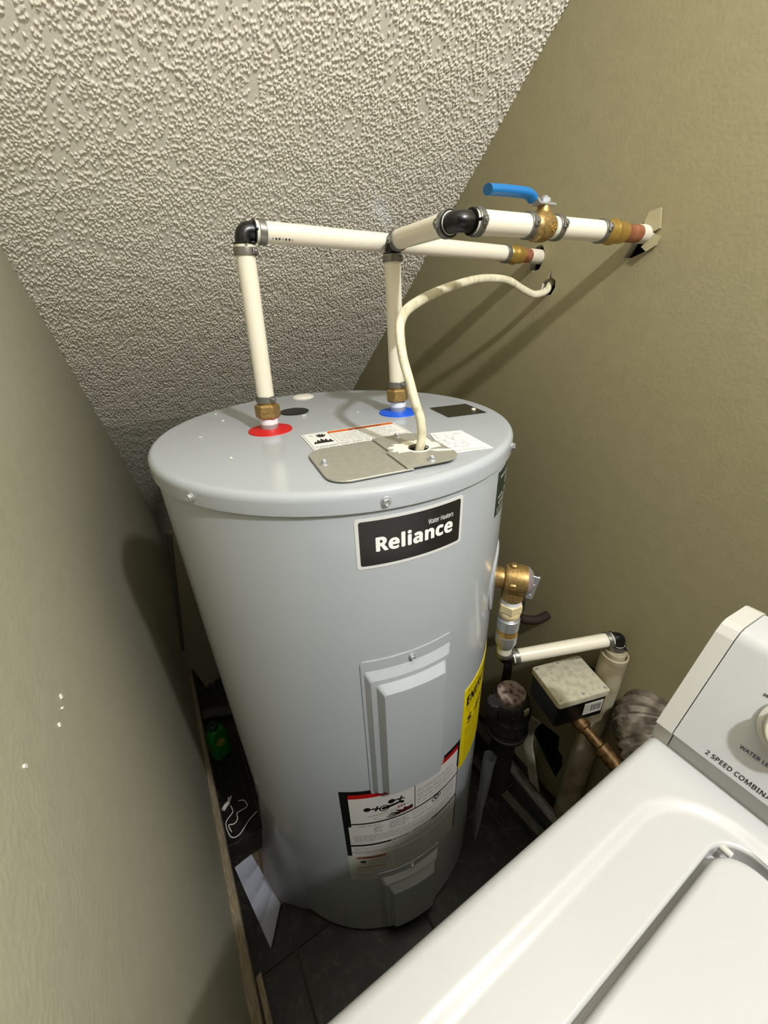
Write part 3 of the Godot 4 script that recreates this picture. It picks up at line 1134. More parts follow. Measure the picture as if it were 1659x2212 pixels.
func junction_plate(t: Node3D) -> void:
	# two sheet-metal covers; the right one lies over the left and is smeared with caulk round the cable hole
	var f := top_frame(0.002, 0.1765, 0.0)
	var m := MB.new()
	var left := PackedVector2Array()
	for p in rrect(0.157, 0.114, 0.024):
		if p.x < 0.014:
			left.append(p)
	left.append(Vector2(0.014, 0.057))
	left.append(Vector2(0.014, -0.057))
	# order round the outline
	var cen := Vector2(-0.03, 0)
	var order := Array(left)
	order.sort_custom(func(a, b): return (a - cen).angle() < (b - cen).angle())
	prism(m, PackedVector2Array(order), 0.0012, 0.0030, f, 0.0005)
	prism(m, rrect(0.135, 0.096, 0.018), -0.0006, 0.0014, f)
	put("cover_plate", m, M.galv, t, "plain sheet-metal half of the wiring cover", true)
	m = MB.new()
	# right plate with a hole for the cable: quadrants round the hole
	var outline := []
	for p in rrect(0.157, 0.114, 0.024, 8):
		if p.x > 0.0106:
			outline.append(p)
	outline.append(Vector2(0.0105, 0.057))
	outline.append(Vector2(0.0105, 0.002))
	outline.append(Vector2(0.0060, -0.001))
	outline.append(Vector2(0.0060, -0.057))
	var hc := Vector2(0.0455, -0.006)
	outline.sort_custom(func(a, b): return (a - hc).angle() < (b - hc).angle())
	var n := outline.size()
	for i in n:
		var a: Vector2 = outline[i]
		var b: Vector2 = outline[(i + 1) % n]
		var ha := hc + (a - hc).normalized() * 0.0130
		var hb := hc + (b - hc).normalized() * 0.0130
		for z in [[0.0052, false], [0.0036, true]]:
			var q := [f * Vector3(ha.x, ha.y, z[0]), f * Vector3(a.x, a.y, z[0]), f * Vector3(b.x, b.y, z[0]), f * Vector3(hb.x, hb.y, z[0])]
			if z[1]:
				m.quad(q[3], q[2], q[1], q[0])
			else:
				m.quad(q[0], q[1], q[2], q[3])
		m.quad(f * Vector3(a.x, a.y, 0.0036), f * Vector3(b.x, b.y, 0.0036), f * Vector3(b.x, b.y, 0.0052), f * Vector3(a.x, a.y, 0.0052))
		m.quad(f * Vector3(hb.x, hb.y, 0.0), f * Vector3(ha.x, ha.y, 0.0), f * Vector3(ha.x, ha.y, 0.0052), f * Vector3(hb.x, hb.y, 0.0052))
	var raised := put("cover_plate", m, M.galv, t, "raised sheet-metal half of the wiring cover", true)
	m = MB.new()
	prism(m, ellipse(0.0125, 0.0125, 24), 0.0030, 0.0034, Transform3D(f.basis, f * Vector3(hc.x, hc.y, 0.0)))
	put("cable_hole", m, M.dark, raised, "dark cable knockout", true)
	# brushed-on caulk: a ring with ragged strokes to the left and right
	m = MB.new()
	for i in 30:
		var a0 := TAU * i / 30
		var a1 := TAU * (i + 1) / 30
		var dirs := [Vector2(cos(a0), sin(a0)), Vector2(cos(a1), sin(a1))]
		var outr := []
		for d in dirs:
			var rr := 0.021 + 0.003 * sin(i * 2.7)
			if d.y > 0.2:
				rr += 0.010 * d.y
			if absf(d.x) > 0.6 and d.y < 0.75:
				rr += 0.011 * absf(d.x) * (0.4 + 0.6 * rng.randf())
			if d.y < -0.35:
				rr = 0.0145
			outr.append(hc + d * rr)
		var z := 0.0053
		var zo := 0.0062
		var A := f * Vector3(hc.x + dirs[0].x * 0.0128, hc.y + dirs[0].y * 0.0128, zo)
		var B := f * Vector3(hc.x + dirs[1].x * 0.0128, hc.y + dirs[1].y * 0.0128, zo)
		var Cc := f * Vector3(outr[1].x, outr[1].y, z)
		var D := f * Vector3(outr[0].x, outr[0].y, z)
		m.quad(A, D, Cc, B)
	for k in [[0.066, -0.024, 0.026, -28.0], [0.026, 0.012, 0.028, 12.0], [0.025, 0.001, 0.022, 24.0], [0.064, 0.020, 0.022, 20.0]]:
		var P := PackedVector2Array([Vector2(-k[2] / 2, 0), Vector2(-k[2] * 0.2, -0.0035), Vector2(k[2] / 2, -0.001), Vector2(k[2] * 0.46, 0.0022), Vector2(0, 0.0032)])
		prism(m, P, 0.0050, 0.0058, Transform3D(f.basis * Basis(Vector3(0, 0, 1), deg_to_rad(k[3])), f * Vector3(k[0], k[1], 0)))
	put("caulk_smear", m, M.chip, raised, "smeared off-white caulk", true)
	for s in [[-0.0690, 0.001, 0.0030], [0.0420, 0.0490, 0.0052], [0.0400, -0.0490, 0.0052]]:
		screw(t, f * Vector3(s[0], s[1], s[2]), Vector3(0.08, 1, 0.1), true, 0.0038)

func label_patch(t: Node3D, called: String, d0: float, d1: float, y0: float, y1: float, mt: Material, label: String, corner := 0.0005, lift := 0.0) -> void:
	var m := MB.new()
	var r := 0.2580 + lift
	cyl_loft(m, [[d0, d1, y0, y1, r - 0.0004, corner], [d0, d1, y0, y1, r + 0.0004, corner]], 24)
	put(called, m, mt, t, label, true)

func jacket_labels(t: Node3D) -> void:
	# name plate
	var im := sheet(1024, 480, Color(0.84, 0.84, 0.83))
	var k := Color(0.135, 0.13, 0.125)
	var wd := 1024.0
	for y in range(28, 452):
		var inset := 0.0
		var e := minf(y - 28, 451 - y)
		if e < 22:
			inset = 22.0 - sqrt(maxf(0.0, 22.0 * 22.0 - (22.0 - e) * (22.0 - e)))
		rect(im, 30 + inset, y, wd - 30 - inset, y + 1, k)
	write(im, "Reliance", 168, 322, 735, 142, Color(0.95, 0.95, 0.94), true, 0.0, 4.0)
	write(im, "Water Heaters", 640, 172, 268, 46, Color(0.84, 0.84, 0.84), false, 0.0, 0.8)
	disc(im, Vector2(908, 318), 5, Color(0.5, 0.5, 0.5), 3.0)
	label_patch(t, "name_plate", -13.75, 15.9, 0.9632, 1.0256, pic(im, 0.22), "black glossy name plate with white lettering", 0.004)
	# energy label
	im = sheet(512, 704, Color(0.92, 0.83, 0.02))
	var ink := Color(0.06, 0.05, 0.02)
	for q in [[24, 22, 488, 25], [24, 168, 488, 173], [24, 360, 488, 365], [24, 470, 488, 473], [24, 560, 488, 563]]:
		rect(im, q[0], q[1], q[2], q[3], ink)
	fine_print(im, 30, 34, 480, 60, 16, 9, ink, 0.3)
	write(im, "ENERGYGUIDE", 30, 152, 452, 76, ink, true, 0.0, 2.5)
	fine_print(im, 40, 190, 470, 236, 18, 10, ink, 0.3)
	write(im, "$ 494", 50, 344, 260, 84, ink, true)
	fill(im, [Vector2(250, 400), Vector2(430, 400), Vector2(430, 424), Vector2(250, 424)], ink)
	fine_print(im, 40, 382, 230, 460, 18, 10, ink, 0.4)
	stroke(im, [Vector2(40, 500), Vector2(470, 500)], 4, ink)
	fine_print(im, 40, 514, 470, 552, 17, 9, ink, 0.4)
	fine_print(im, 40, 576, 470, 680, 18, 8, Color(0.45, 0.40, 0.05), 0.3)
	label_patch(t, "energy_label", 24.6, 63.0, 0.4475, 0.6610, pic(im, 0.45), "yellow energy label with black print", 0.0005, 0.0002)
	# green label under the rim
	im = sheet(512, 288, Color(0.12, 0.18, 0.13))
	var wt := Color(0.86, 0.88, 0.85)
	for y in [36, 62, 88, 114]:
		fine_print(im, 130 if y > 50 else 40, y, 490, y + 26, 40, 18, wt, 0.2)
	fine_print(im, 30, 160, 480, 186, 30, 20, wt, 0.1)
	write(im, "Call", 40, 226, 90, 30, wt)
	fine_print(im, 150, 200, 420, 230, 32, 24, wt, 0.1)
	fine_print(im, 24, 242, 490, 280, 20, 12, wt, 0.1)
	label_patch(t, "service_sticker", 34.7, 72.0, 0.9590, 1.0235, pic(im, 0.4), "dark green sticker with white print")
	# safety label
	im = sheet(1024, 928, Color(0.86, 0.85, 0.83))
	var b := Color(0.04, 0.04, 0.045)
	rect(im, 0, 0, 1024, 42, b)
	rect(im, 0, 0, 60, 480, b)
	rect(im, 0, 0, 36, 928, b)
	rect(im, 1000, 0, 1024, 340, b)
	rect(im, 1014, 0, 1024, 928, b)
	rect(im, 60, 42, 1000, 94, Color(0.72, 0.06, 0.07))
	rect(im, 60, 430, 1024, 448, b)
	rect(im, 560, 94, 566, 430, b)
	# tap with two handles, hot water and a hand
	for c in [Vector2(190, 250), Vector2(375, 205)]:
		disc(im, c, 27, b)
		for a in 4:
			var d := Vector2.RIGHT.rotated(a * PI / 2 + 0.3)
			stroke(im, [c + Vector2(70, 6), c + Vector2(70, 6) + d * 34], 15, b)
		stroke(im, [c, c + Vector2(60, 5)], 14, b)
	disc(im, Vector2(318, 268), 40, b, 29.0)
	disc(im, Vector2(318, 268), 20, b)
	fill(im, [Vector2(318, 252), Vector2(450, 236), Vector2(472, 250), Vector2(474, 276), Vector2(452, 276), Vector2(440, 262), Vector2(318, 286)], b)
	var red := Color(0.55, 0.10, 0.07)
	for x in [430, 452, 474]:
		stroke(im, [Vector2(x, 290), Vector2(x - 6, 300), Vector2(x + 4, 312), Vector2(x - 2, 324)], 5, red)
	write(im, "HOT", 420, 318, 62, 20, red)
	fill(im, [Vector2(545, 352), Vector2(545, 404), Vector2(470, 412), Vector2(420, 404), Vector2(396, 388), Vector2(400, 376), Vector2(440, 384), Vector2(402, 352), Vector2(412, 344), Vector2(462, 368), Vector2(470, 344), Vector2(484, 346), Vector2(500, 360)], Color(0.30, 0.06, 0.05))
	for q in [[Vector2(440, 400), Vector2(330, 398)], [Vector2(440, 408), Vector2(350, 420)], [Vector2(440, 394), Vector2(345, 378)], [Vector2(445, 388), Vector2(362, 362)]]:
		stroke(im, q, 11, Color(0.10, 0.06, 0.05))
	for q in [[Vector2(190, 345), Vector2(540, 300)], [Vector2(190, 352), Vector2(540, 314)], [Vector2(230, 380), Vector2(400, 352)], [Vector2(230, 382), Vector2(252, 410), Vector2(360, 424)]]:
		stroke(im, q, 3, Color(0.35, 0.34, 0.33))
	for g in [[200, 246], [262, 304], [322, 366], [382, 412]]:
		fine_print(im, 584, g[0], 980, g[1], 22, 13, Color(0.10, 0.10, 0.10), 0.3)
	# lower paragraphs
	fine_print(im, 110, 470, 300, 492, 20, 12, b, 0.1)
	fine_print(im, 230, 500, 300, 590, 15, 9, b, 0.2)
	fine_print(im, 350, 470, 520, 590, 15, 9, b, 0.2)
	fine_print(im, 540, 466, 700, 540, 15, 8, Color(0.4, 0.4, 0.4), 0.2)
	disc(im, Vector2(768, 482), 48, b, 40.0)
	fill(im, [Vector2(742, 470), Vector2(752, 448), Vector2(786, 450), Vector2(798, 480), Vector2(782, 512), Vector2(756, 508)], b)
	disc(im, Vector2(770, 478), 14, Color(0.86, 0.85, 0.83))
	fine_print(im, 830, 464, 990, 560, 14, 7, Color(0.4, 0.4, 0.4), 0.15)
	fine_print(im, 540, 560, 990, 600, 16, 9, b, 0.05)
	fine_print(im, 70, 615, 990, 720, 16, 9, Color(0.28, 0.28, 0.28), 0.1)
	rect(im, 36, 750, 1024, 776, b)
	rect(im, 360, 740, 720, 786, Color(0.86, 0.85, 0.83))
	write(im, "IMPORTANT / IMPORTANTE", 366, 780, 348, 30, b)
	fine_print(im, 60, 800, 1000, 850, 16, 9, Color(0.3, 0.3, 0.3), 0.1)
	rect(im, 36, 866, 1024, 872, b)
	fine_print(im, 60, 884, 1000, 920, 16, 9, Color(0.3, 0.3, 0.3), 0.1)
	label_patch(t, "safety_label", -26.5, 24.1, 0.3370, 0.5415, pic(im, 0.45), "white label with hot water safety drawing and red bar")
	im = sheet(1024, 512, Color(0.78, 0.77, 0.74))
	rect(im, 1006, 0, 1024, 512, b)
	rect(im, 70, 26, 310, 66, Color(0.62, 0.34, 0.20))
	write(im, "WARNING", 120, 60, 150, 26, Color(0.16, 0.08, 0.05))
	disc(im, Vector2(120, 130), 26, Color(0.16, 0.10, 0.08))
	fine_print(im, 165, 84, 350, 220, 15, 8, Color(0.4, 0.38, 0.36), 0.15)
	rect(im, 70, 235, 300, 250, Color(0.62, 0.34, 0.20))
	fine_print(im, 70, 262, 350, 360, 15, 8, Color(0.35, 0.34, 0.33), 0.1)
	for x in [380, 700]:
		fine_print(im, x, 20, x + 290, 360, 18, 8, Color(0.45, 0.44, 0.43), 0.15)
	rect(im, 20, 385, 1010, 390, b)
	fine_print(im, 60, 400, 990, 490, 15, 8, Color(0.35, 0.34, 0.33), 0.1)
	label_patch(t, "instruction_label", -26.6, 24.5, 0.2450, 0.3366, pic(im, 0.5), "crowded white instruction label near the foot")

func access_panels(t: Node3D) -> void:
	var R := 0.2580
	var m := MB.new()
	cyl_loft(m, [[-15.2, 14.2, 0.532, 0.8235, R, 0.006], [-15.2, 14.2, 0.532, 0.8235, R + 0.0014, 0.006], [-14.3, 13.9, 0.536, 0.8065, R + 0.0016, 0.004], [-12.7, 12.3, 0.542, 0.795, R + 0.0085, 0.005], [-11.2, 10.9, 0.546, 0.788, R + 0.0090, 0.005], [-9.4, 9.3, 0.553, 0.778, R + 0.0190, 0.004], [-9.2, 9.1, 0.555, 0.776, R + 0.0192, 0.004]])
	var up := put("upper_access_panel", m, M.tank, t, "", true, 24.0)
	screw(up, on_tank(0, 0.8145, R + 0.0016), on_tank(0, 0, 1), true, 0.0036)
	m = MB.new()
	cyl_loft(m, [[-15.2, 14.2, 0.012, 0.262, R, 0.006], [-15.2, 14.2, 0.012, 0.262, R + 0.0014, 0.006], [-14.3, 13.9, 0.022, 0.243, R + 0.0016, 0.005], [-12.7, 12.3, 0.033, 0.230, R + 0.0085, 0.006], [-11.2, 10.9, 0.040, 0.222, R + 0.0090, 0.006], [-9.4, 9.3, 0.048, 0.206, R + 0.0170, 0.006], [-9.2, 9.1, 0.050, 0.204, R + 0.0172, 0.006]])
	var low := put("lower_access_panel", m, M.tank, t, "", true, 24.0)
	screw(low, on_tank(0, 0.2525, R + 0.0018), on_tank(0, 0, 1), true, 0.0036)

# ------------------------------------------------------------------ water pipes above the heater
func connection(t: Node3D, b: Vector3, lean: Vector3) -> void:
	# zinc nipple, thread tape, brass hexagon, crimp neck; returns nothing, all along lean from b
	var m := MB.new()
	lathe(m, [Vector2(0.0125, -0.004), Vector2(0.0125, 0.0105), Vector2(0.0112, 0.0112)], 32, aim(b, lean))
	put("nipple", m, M.zinc, t, "zinc plated nipple")
	m = MB.new()
	lathe(m, [Vector2(0.0119, 0.0090), Vector2(0.0127, 0.0095), Vector2(0.0130, 0.0120), Vector2(0.0126, 0.0150), Vector2(0.0130, 0.0175), Vector2(0.0122, 0.0185)], 32, aim(b, lean, 10))
	put("thread_tape", m, M.tape, t, "white thread tape")
	m = MB.new()
	nut(m, b + lean * 0.0178, lean, 0.0178, 0.0200, 12)
	can(m, 0.0120, 0.036, 0.0410, aim(b, lean), 32)
	put("brass_nut", m, M.bronze, t)

func hot_pipe() -> void:
	var t := thing("hot_water_pipe", "white plastic pipe rising from the red ring and crossing straight to the wall", "water pipe", Vector3(0.1463, TOP, -0.5921))
	var b := Vector3(0.1463, TOP, -0.5921)
	var e := Vector3(0.1522, 1.3035, -0.5910)
	var up := (e - b).normalized()
	connection(t, b, up)
	pex(t, "riser", b + up * 0.0410, e - up * 0.0130)
	clamp_ring(t, b + up * 0.0450, up, 0.0118, 25)
	clamp_ring(t, e - up * 0.0220, up, 0.0118, 40)
	var w := Vector3(XR, 1.2843, -0.595)
	var d := (w - e).normalized()
	elbow(t, e - up * 0.0135, e, e + d * 0.0140)
	pex(t, "run", e + d * 0.0135, Vector3(0.5990, 1.2878, -0.595))
	clamp_ring(t, e + d * 0.0235, d, 0.0118, 200)
	clamp_ring(t, w - d * 0.0850, d, 0.0118, 200)
	brass_stub(t, w - d * 0.0790, d, 0.0700, 0.0330)
	var m := MB.new()
	# printed marking along the pipe
	for k in 7:
		var p := e + d * (0.034 + 0.0042 * k)
		box(m, Vector3(0.0022 if k % 3 else 0.0008, 0.0002, 0.0030), Transform3D(Basis(d, d.cross(Vector3(0, 0, 1)).normalized(), Vector3(0, 0, 1)).rotated(d, 1.9), p + Vector3(0, -0.0067, 0.0097)), 0.0)
	put("print", m, M.ink, t, "blue-black printed marking")

func brass_stub(t: Node3D, a: Vector3, d: Vector3, L: float, B: float) -> void:
	# crimp adapter, then a copper stub into the wall, its last bit smeared with wall paint
	var m := MB.new()
	var prof := []
	for q in [[0, 0], [0.0120, 0], [0.0135, 0.06], [0.0138, 0.30], [0.0150, 0.36], [0.0152, 0.42], [0.0140, 0.47], [0.0142, 0.50], [0.0130, 0.56], [0.0130, 0.92], [0.0120, 0.94], [0.0120, 1.0], [0, 1.0]]:
		prof.append(Vector2(q[0], q[1] * B))
	lathe(m, prof, 40, aim(a, d))
	put("brass_adapter", m, M.brass, t)
	m = MB.new()
	can(m, 0.0108, 0.020, L + 0.045, aim(a, d))
	put("copper_stub", m, M.copper, t)
	m = MB.new()
	lathe(m, [Vector2(0.0108, L - 0.018), Vector2(0.0114, L - 0.016), Vector2(0.0116, L - 0.008), Vector2(0.0112, L + 0.020), Vector2(0.0108, L + 0.022)], 36, aim(a, d))
	put("paint_smear", m, M.gypsum, t, "wall paint smeared over the copper")

func cold_pipe() -> void:
	var b := Vector3(0.3536, TOP, -0.5646)
	var t := thing("cold_water_pipe", "white plastic pipe from the blue ring, bending towards the viewer, then to the wall", "water pipe", b)
	var e := Vector3(0.3494, 1.2948, -0.5672)
	var up := (e - b).normalized()
	connection(t, b, up)
	pex(t, "riser", b + up * 0.0410, e - up * 0.0130)
	clamp_ring(t, b + up * 0.0450, up, 0.0118, 10)
	clamp_ring(t, e - up * 0.0200, up, 0.0118, 20)
	var e2 := Vector3(0.3330, 1.2944, -0.4060)
	var d1 := (e2 - e).normalized()
	elbow(t, e - up * 0.0135, e, e + d1 * 0.0140)
	pex(t, "short_run", e + d1 * 0.0135, e2 - d1 * 0.0140)
	clamp_ring(t, e + d1 * 0.0220, d1, 0.0118, 180)
	clamp_ring(t, e2 - d1 * 0.0200, d1, 0.0118, 180)
	var d2 := Vector3(1, 0, 0)
	elbow(t, e2 - d1 * 0.0150, e2, e2 + d2 * 0.0175)
	pex(t, "run", Vector3(0.3500, 1.2942, -0.405), Vector3(0.4440, 1.2942, -0.405))
	pex(t, "run", Vector3(0.4760, 1.2942, -0.405), Vector3(0.5770, 1.2942, -0.405))
	for x in [0.3580, 0.4370, 0.4860, 0.5735]:
		clamp_ring(t, Vector3(x, 1.2942, -0.405), d2, 0.0118, 0 if x < 0.4 else 350)
	brass_stub(t, Vector3(0.5790, 1.2942, -0.405), d2, 0.0960, 0.0430)
	# ball valve in the run
	var c := Vector3(0.4600, 1.2942, -0.405)
	var v := thing("ball_valve", "brass ball valve with a blue lever in the cold water pipe", "valve", c)
	var m := MB.new()
	lathe(m, [Vector2(0, -0.0165), Vector2(0.0105, -0.0165), Vector2(0.0120, -0.0150), Vector2(0.0130, -0.0120), Vector2(0.0155, -0.0100), Vector2(0.0160, -0.0040), Vector2(0.0158, 0.0050), Vector2(0.0140, 0.0090), Vector2(0.0130, 0.0130), Vector2(0.0105, 0.0150), Vector2(0, 0.0150)], 40, aim(c, d2))
	lathe(m, [Vector2(0.0105, 0.010), Vector2(0.0075, 0.0165), Vector2(0.0068, 0.0205), Vector2(0, 0.0205)], 28, Transform3D(Basis(), c))
	put("valve_body", m, M.bronze, v)
	m = MB.new()
	for q in [[-0.003, 0.002, 0.5], [0.000, -0.002, -0.7], [0.003, 0.0015, 0.6], [0.001, 0.004, 0.2]]:
		box(m, Vector3(0.0045, 0.0012, 0.0012), Transform3D(Basis(Vector3(0, 0, 1), q[2]), c + Vector3(0.004 + q[0], -0.004 + q[1], 0.0157)), 0.0002)
	put("cast_mark", m, M.brass, v, "raised casting mark")
	m = MB.new()
	var prof := [Vector2(0.012, 0.0200), Vector2(-0.012, 0.0200), Vector2(-0.0220, 0.0270), Vector2(-0.0330, 0.0285)]
	for i in 3:
		var p: Vector2 = prof[i]
		var q: Vector2 = prof[i + 1]
		var A := c + Vector3(p.x, p.y + 0.0015, 0)
		var B := c + Vector3(q.x, q.y + 0.0015, 0)
		var dir := (B - A).normalized()
		box(m, Vector3(A.distance_to(B) + 0.002, 0.0026, 0.0150 if i == 0 else 0.0125), Transform3D(Basis(dir, Vector3(0, 0, 1).cross(dir), Vector3(0, 0, 1)), (A + B) / 2), 0.0006)
	nut(m, c + Vector3(0, 0.0225, 0), Vector3.UP, 0.0078, 0.0050)
	can(m, 0.0040, 0.026, 0.0295, Transform3D(Basis(), c), 20)
	var lever := put("lever", m, M.zinc, v)
	m = MB.new()
	tube(m, smooth([c + Vector3(-0.0195, 0.0255, 0), c + Vector3(-0.0260, 0.0290, 0), c + Vector3(-0.0360, 0.0303, 0), c + Vector3(-0.0660, 0.0300, 0), c + Vector3(-0.0850, 0.0294, 0), c + Vector3(-0.0890, 0.0292, 0)], 5), 0.0075, 24, true, 0.72)
	put("lever_grip", m, M.lever_blue, lever, "blue vinyl sleeve")

func cable() -> void:
	var m := MB.new()
	var pts := [Vector3(0.2610, 1.048, -0.3735), Vector3(0.2625, 1.0603, -0.3741), Vector3(0.2668, 1.0781, -0.3747), Vector3(0.2671, 1.0993, -0.3782), Vector3(0.265, 1.1168, -0.3857), Vector3(0.2637, 1.1389, -0.3951), Vector3(0.2644, 1.165, -0.4102), Vector3(0.2711, 1.1882, -0.426), Vector3(0.2808, 1.2021, -0.4377), Vector3(0.3051, 1.2135, -0.4576), Vector3(0.3676, 1.2274, -0.4993), Vector3(0.4359, 1.2391, -0.5349), Vector3(0.5165, 1.2492, -0.5643), Vector3(0.5809, 1.2473, -0.5716), Vector3(0.6187, 1.2327, -0.5682), Vector3(0.6473, 1.2242, -0.5662), Vector3(0.6748, 1.2295, -0.5648), Vector3(0.695, 1.2428, -0.5718), Vector3(0.735, 1.2528, -0.5758)]
	tube(m, smooth(pts, 8), 0.0062, 20, true, 0.82)
	whole("power_cable", m, M.cable, "dirty off-white power cable curving from the heater's wiring cover to a hole in the wall", "cable", "", pts[1])

# ------------------------------------------------------------------ relief valve and its drain
func relief_valve() -> void:
	var out := Vector3(sin(deg_to_rad(45.0)), 0, cos(deg_to_rad(45.0)))
	var c := TANK + Vector3(0, 0.806, 0)
	var t := thing("relief_valve", "brass relief valve with a small steel lever sticking out of the heater's side", "valve", c + out * 0.262)
	var m := MB.new()
	lathe(m, [Vector2(0, 0.255), Vector2(0.0165, 0.255), Vector2(0.0185, 0.268), Vector2(0.0170, 0.2745), Vector2(0.0225, 0.2765), Vector2(0.0250, 0.281), Vector2(0.0255, 0.306), Vector2(0.0240, 0.309), Vector2(0.0240, 0.311), Vector2(0, 0.311)], 44, aim(c, out))
	var s := Vector3(0.4480, 0, -0.3605)
	lathe(m, [Vector2(0, 0.768), Vector2(0.0180, 0.768), Vector2(0.0190, 0.772), Vector2(0.0175, 0.786), Vector2(0.0180, 0.800), Vector2(0, 0.800)], 36, Transform3D(Basis(), s))
	var side := out.cross(Vector3.UP)
	box(m, Vector3(0.012, 0.052, 0.010), Transform3D(Basis(side, Vector3.UP, -out).orthonormalized(), c + out * 0.288 + Vector3(0, 0.004, 0)), 0.002)
	box(m, Vector3(0.0530, 0.012, 0.012), Transform3D(Basis(side, Vector3.UP, -out).orthonormalized(), c + out * 0.288), 0.002)
	put("valve_body", m, M.bronze, t)
	m = MB.new()
	lathe(m, [Vector2(0.0235, 0.310), Vector2(0.0230, 0.313), Vector2(0.0170, 0.319), Vector2(0.0080, 0.323), Vector2(0, 0.323)], 40, aim(c, out))
	put("spring_cap", m, mat(Color(0.52, 0.47, 0.47), 0.5), t, "grey spring cap")
	m = MB.new()
	var lt := Transform3D(Basis(out, Vector3.UP, side).rotated(side, -0.16), c + out * 0.3200 + side * 0.010 + Vector3(0, -0.006, 0))
	box(m, Vector3(0.011, 0.046, 0.0016), lt, 0.0005)
	box(m, Vector3(0.0012, 0.016, 0.007), lt * Transform3D(Basis(), Vector3(-0.0052, 0.014, -0.003)), 0.0003)
	box(m, Vector3(0.0012, 0.016, 0.007), lt * Transform3D(Basis(), Vector3(0.0052, 0.014, -0.003)), 0.0003)
	can(m, 0.0022, 0.0, 0.0028, lt * Transform3D(Basis(Vector3.RIGHT, PI / 2), Vector3(0, 0.006, 0)), 14)
	can(m, 0.0024, 0.0, 0.0014, lt * Transform3D(Basis(Vector3.RIGHT, PI / 2), Vector3(0, -0.016, 0)), 14)
	put("test_lever", m, M.zinc, t, "flat steel test lever")
	# discharge pipe below it
	var p := thing("discharge_pipe", "drain line of brass and white plastic below the relief valve, running to the wide standpipe", "drain pipe", s + Vector3(0, 0.62, 0))
	var b := Transform3D(Basis(), s)
	m = MB.new()
	can(m, 0.0165, 0.757, 0.770, b)
	put("thread_tape", m, M.tape, p, "white thread tape")
	m = MB.new()
	nut(m, s + Vector3(0, 0.741, 0), Vector3.UP, 0.0205, 0.0180, 20)
	lathe(m, [Vector2(0.0165, 0.742), Vector2(0.0185, 0.738), Vector2(0.0180, 0.731), Vector2(0.0150, 0.727)], 36, b)
	put("adapter", m, M.cream, p, "cream plastic adapter")
	m = MB.new()
	can(m, 0.0160, 0.700, 0.7285, b, 36, 0.003)
	can(m, 0.0192, 0.700, 0.7250, b, 40, 0.0015)
	put("coupling", m, M.zinc, p, "zinc plated coupling")
	m = MB.new()
	lathe(m, [Vector2(0.0160, 0.660), Vector2(0.0160, 0.688), Vector2(0.0188, 0.6885), Vector2(0.0180, 0.6920), Vector2(0.0165, 0.7000), Vector2(0.0150, 0.701)], 40, b)
	put("brass_ring", m, M.brass, p)
	m = MB.new()
	lathe(m, [Vector2(0.0160, 0.6890), Vector2(0.0192, 0.6880), Vector2(0.0188, 0.6680), Vector2(0.0150, 0.6580), Vector2(0.0, 0.6580)].map(func(q): return q), 40, b)
	var flip := MB.new()
	for i in range(0, m.v.size(), 3):
		flip.tri(m.v[i], m.v[i + 2], m.v[i + 1])
	put("coupling", flip, M.zinc, p)
	pex(p, "drop", s + Vector3(0, 0.664, 0), s + Vector3(0, 0.634, 0), 0.0135)
	clamp_ring(p, s + Vector3(0, 0.6385, 0), Vector3.UP, 0.0135, 60)
	var e := s + Vector3(0, 0.6215, 0)
	var f := Vector3(0.6538, 0.6433, -0.2673)
	var d := (f - e).normalized()
	elbow(p, e + Vector3(0, 0.0125, 0), e, e + d * 0.016, 0.0115)
	pex(p, "run", e + d * 0.0150, f - d * 0.0140, 0.0128)
	clamp_ring(p, e + d * 0.0250, d, 0.0128, 180)
	clamp_ring(p, f - d * 0.0230, d, 0.0128, 170)
	elbow(p, f - d * 0.0150, f, f + Vector3(0, -0.016, 0), 0.0115)
	pex(p, "outlet", f + Vector3(0, -0.0150, 0), f + Vector3(0, -0.090, 0), 0.0128)
	clamp_ring(p, f + Vector3(0, -0.0225, 0), Vector3.UP, 0.0128, 30)
	m = MB.new()
	lathe(m, [Vector2(0.0130, -0.075), Vector2(0.0195, -0.075), Vector2(0.0195, -0.034), Vector2(0.0180, -0.032), Vector2(0.0130, -0.032)], 36, Transform3D(Basis(), f))
	put("bushing", m, M.pvc, p)

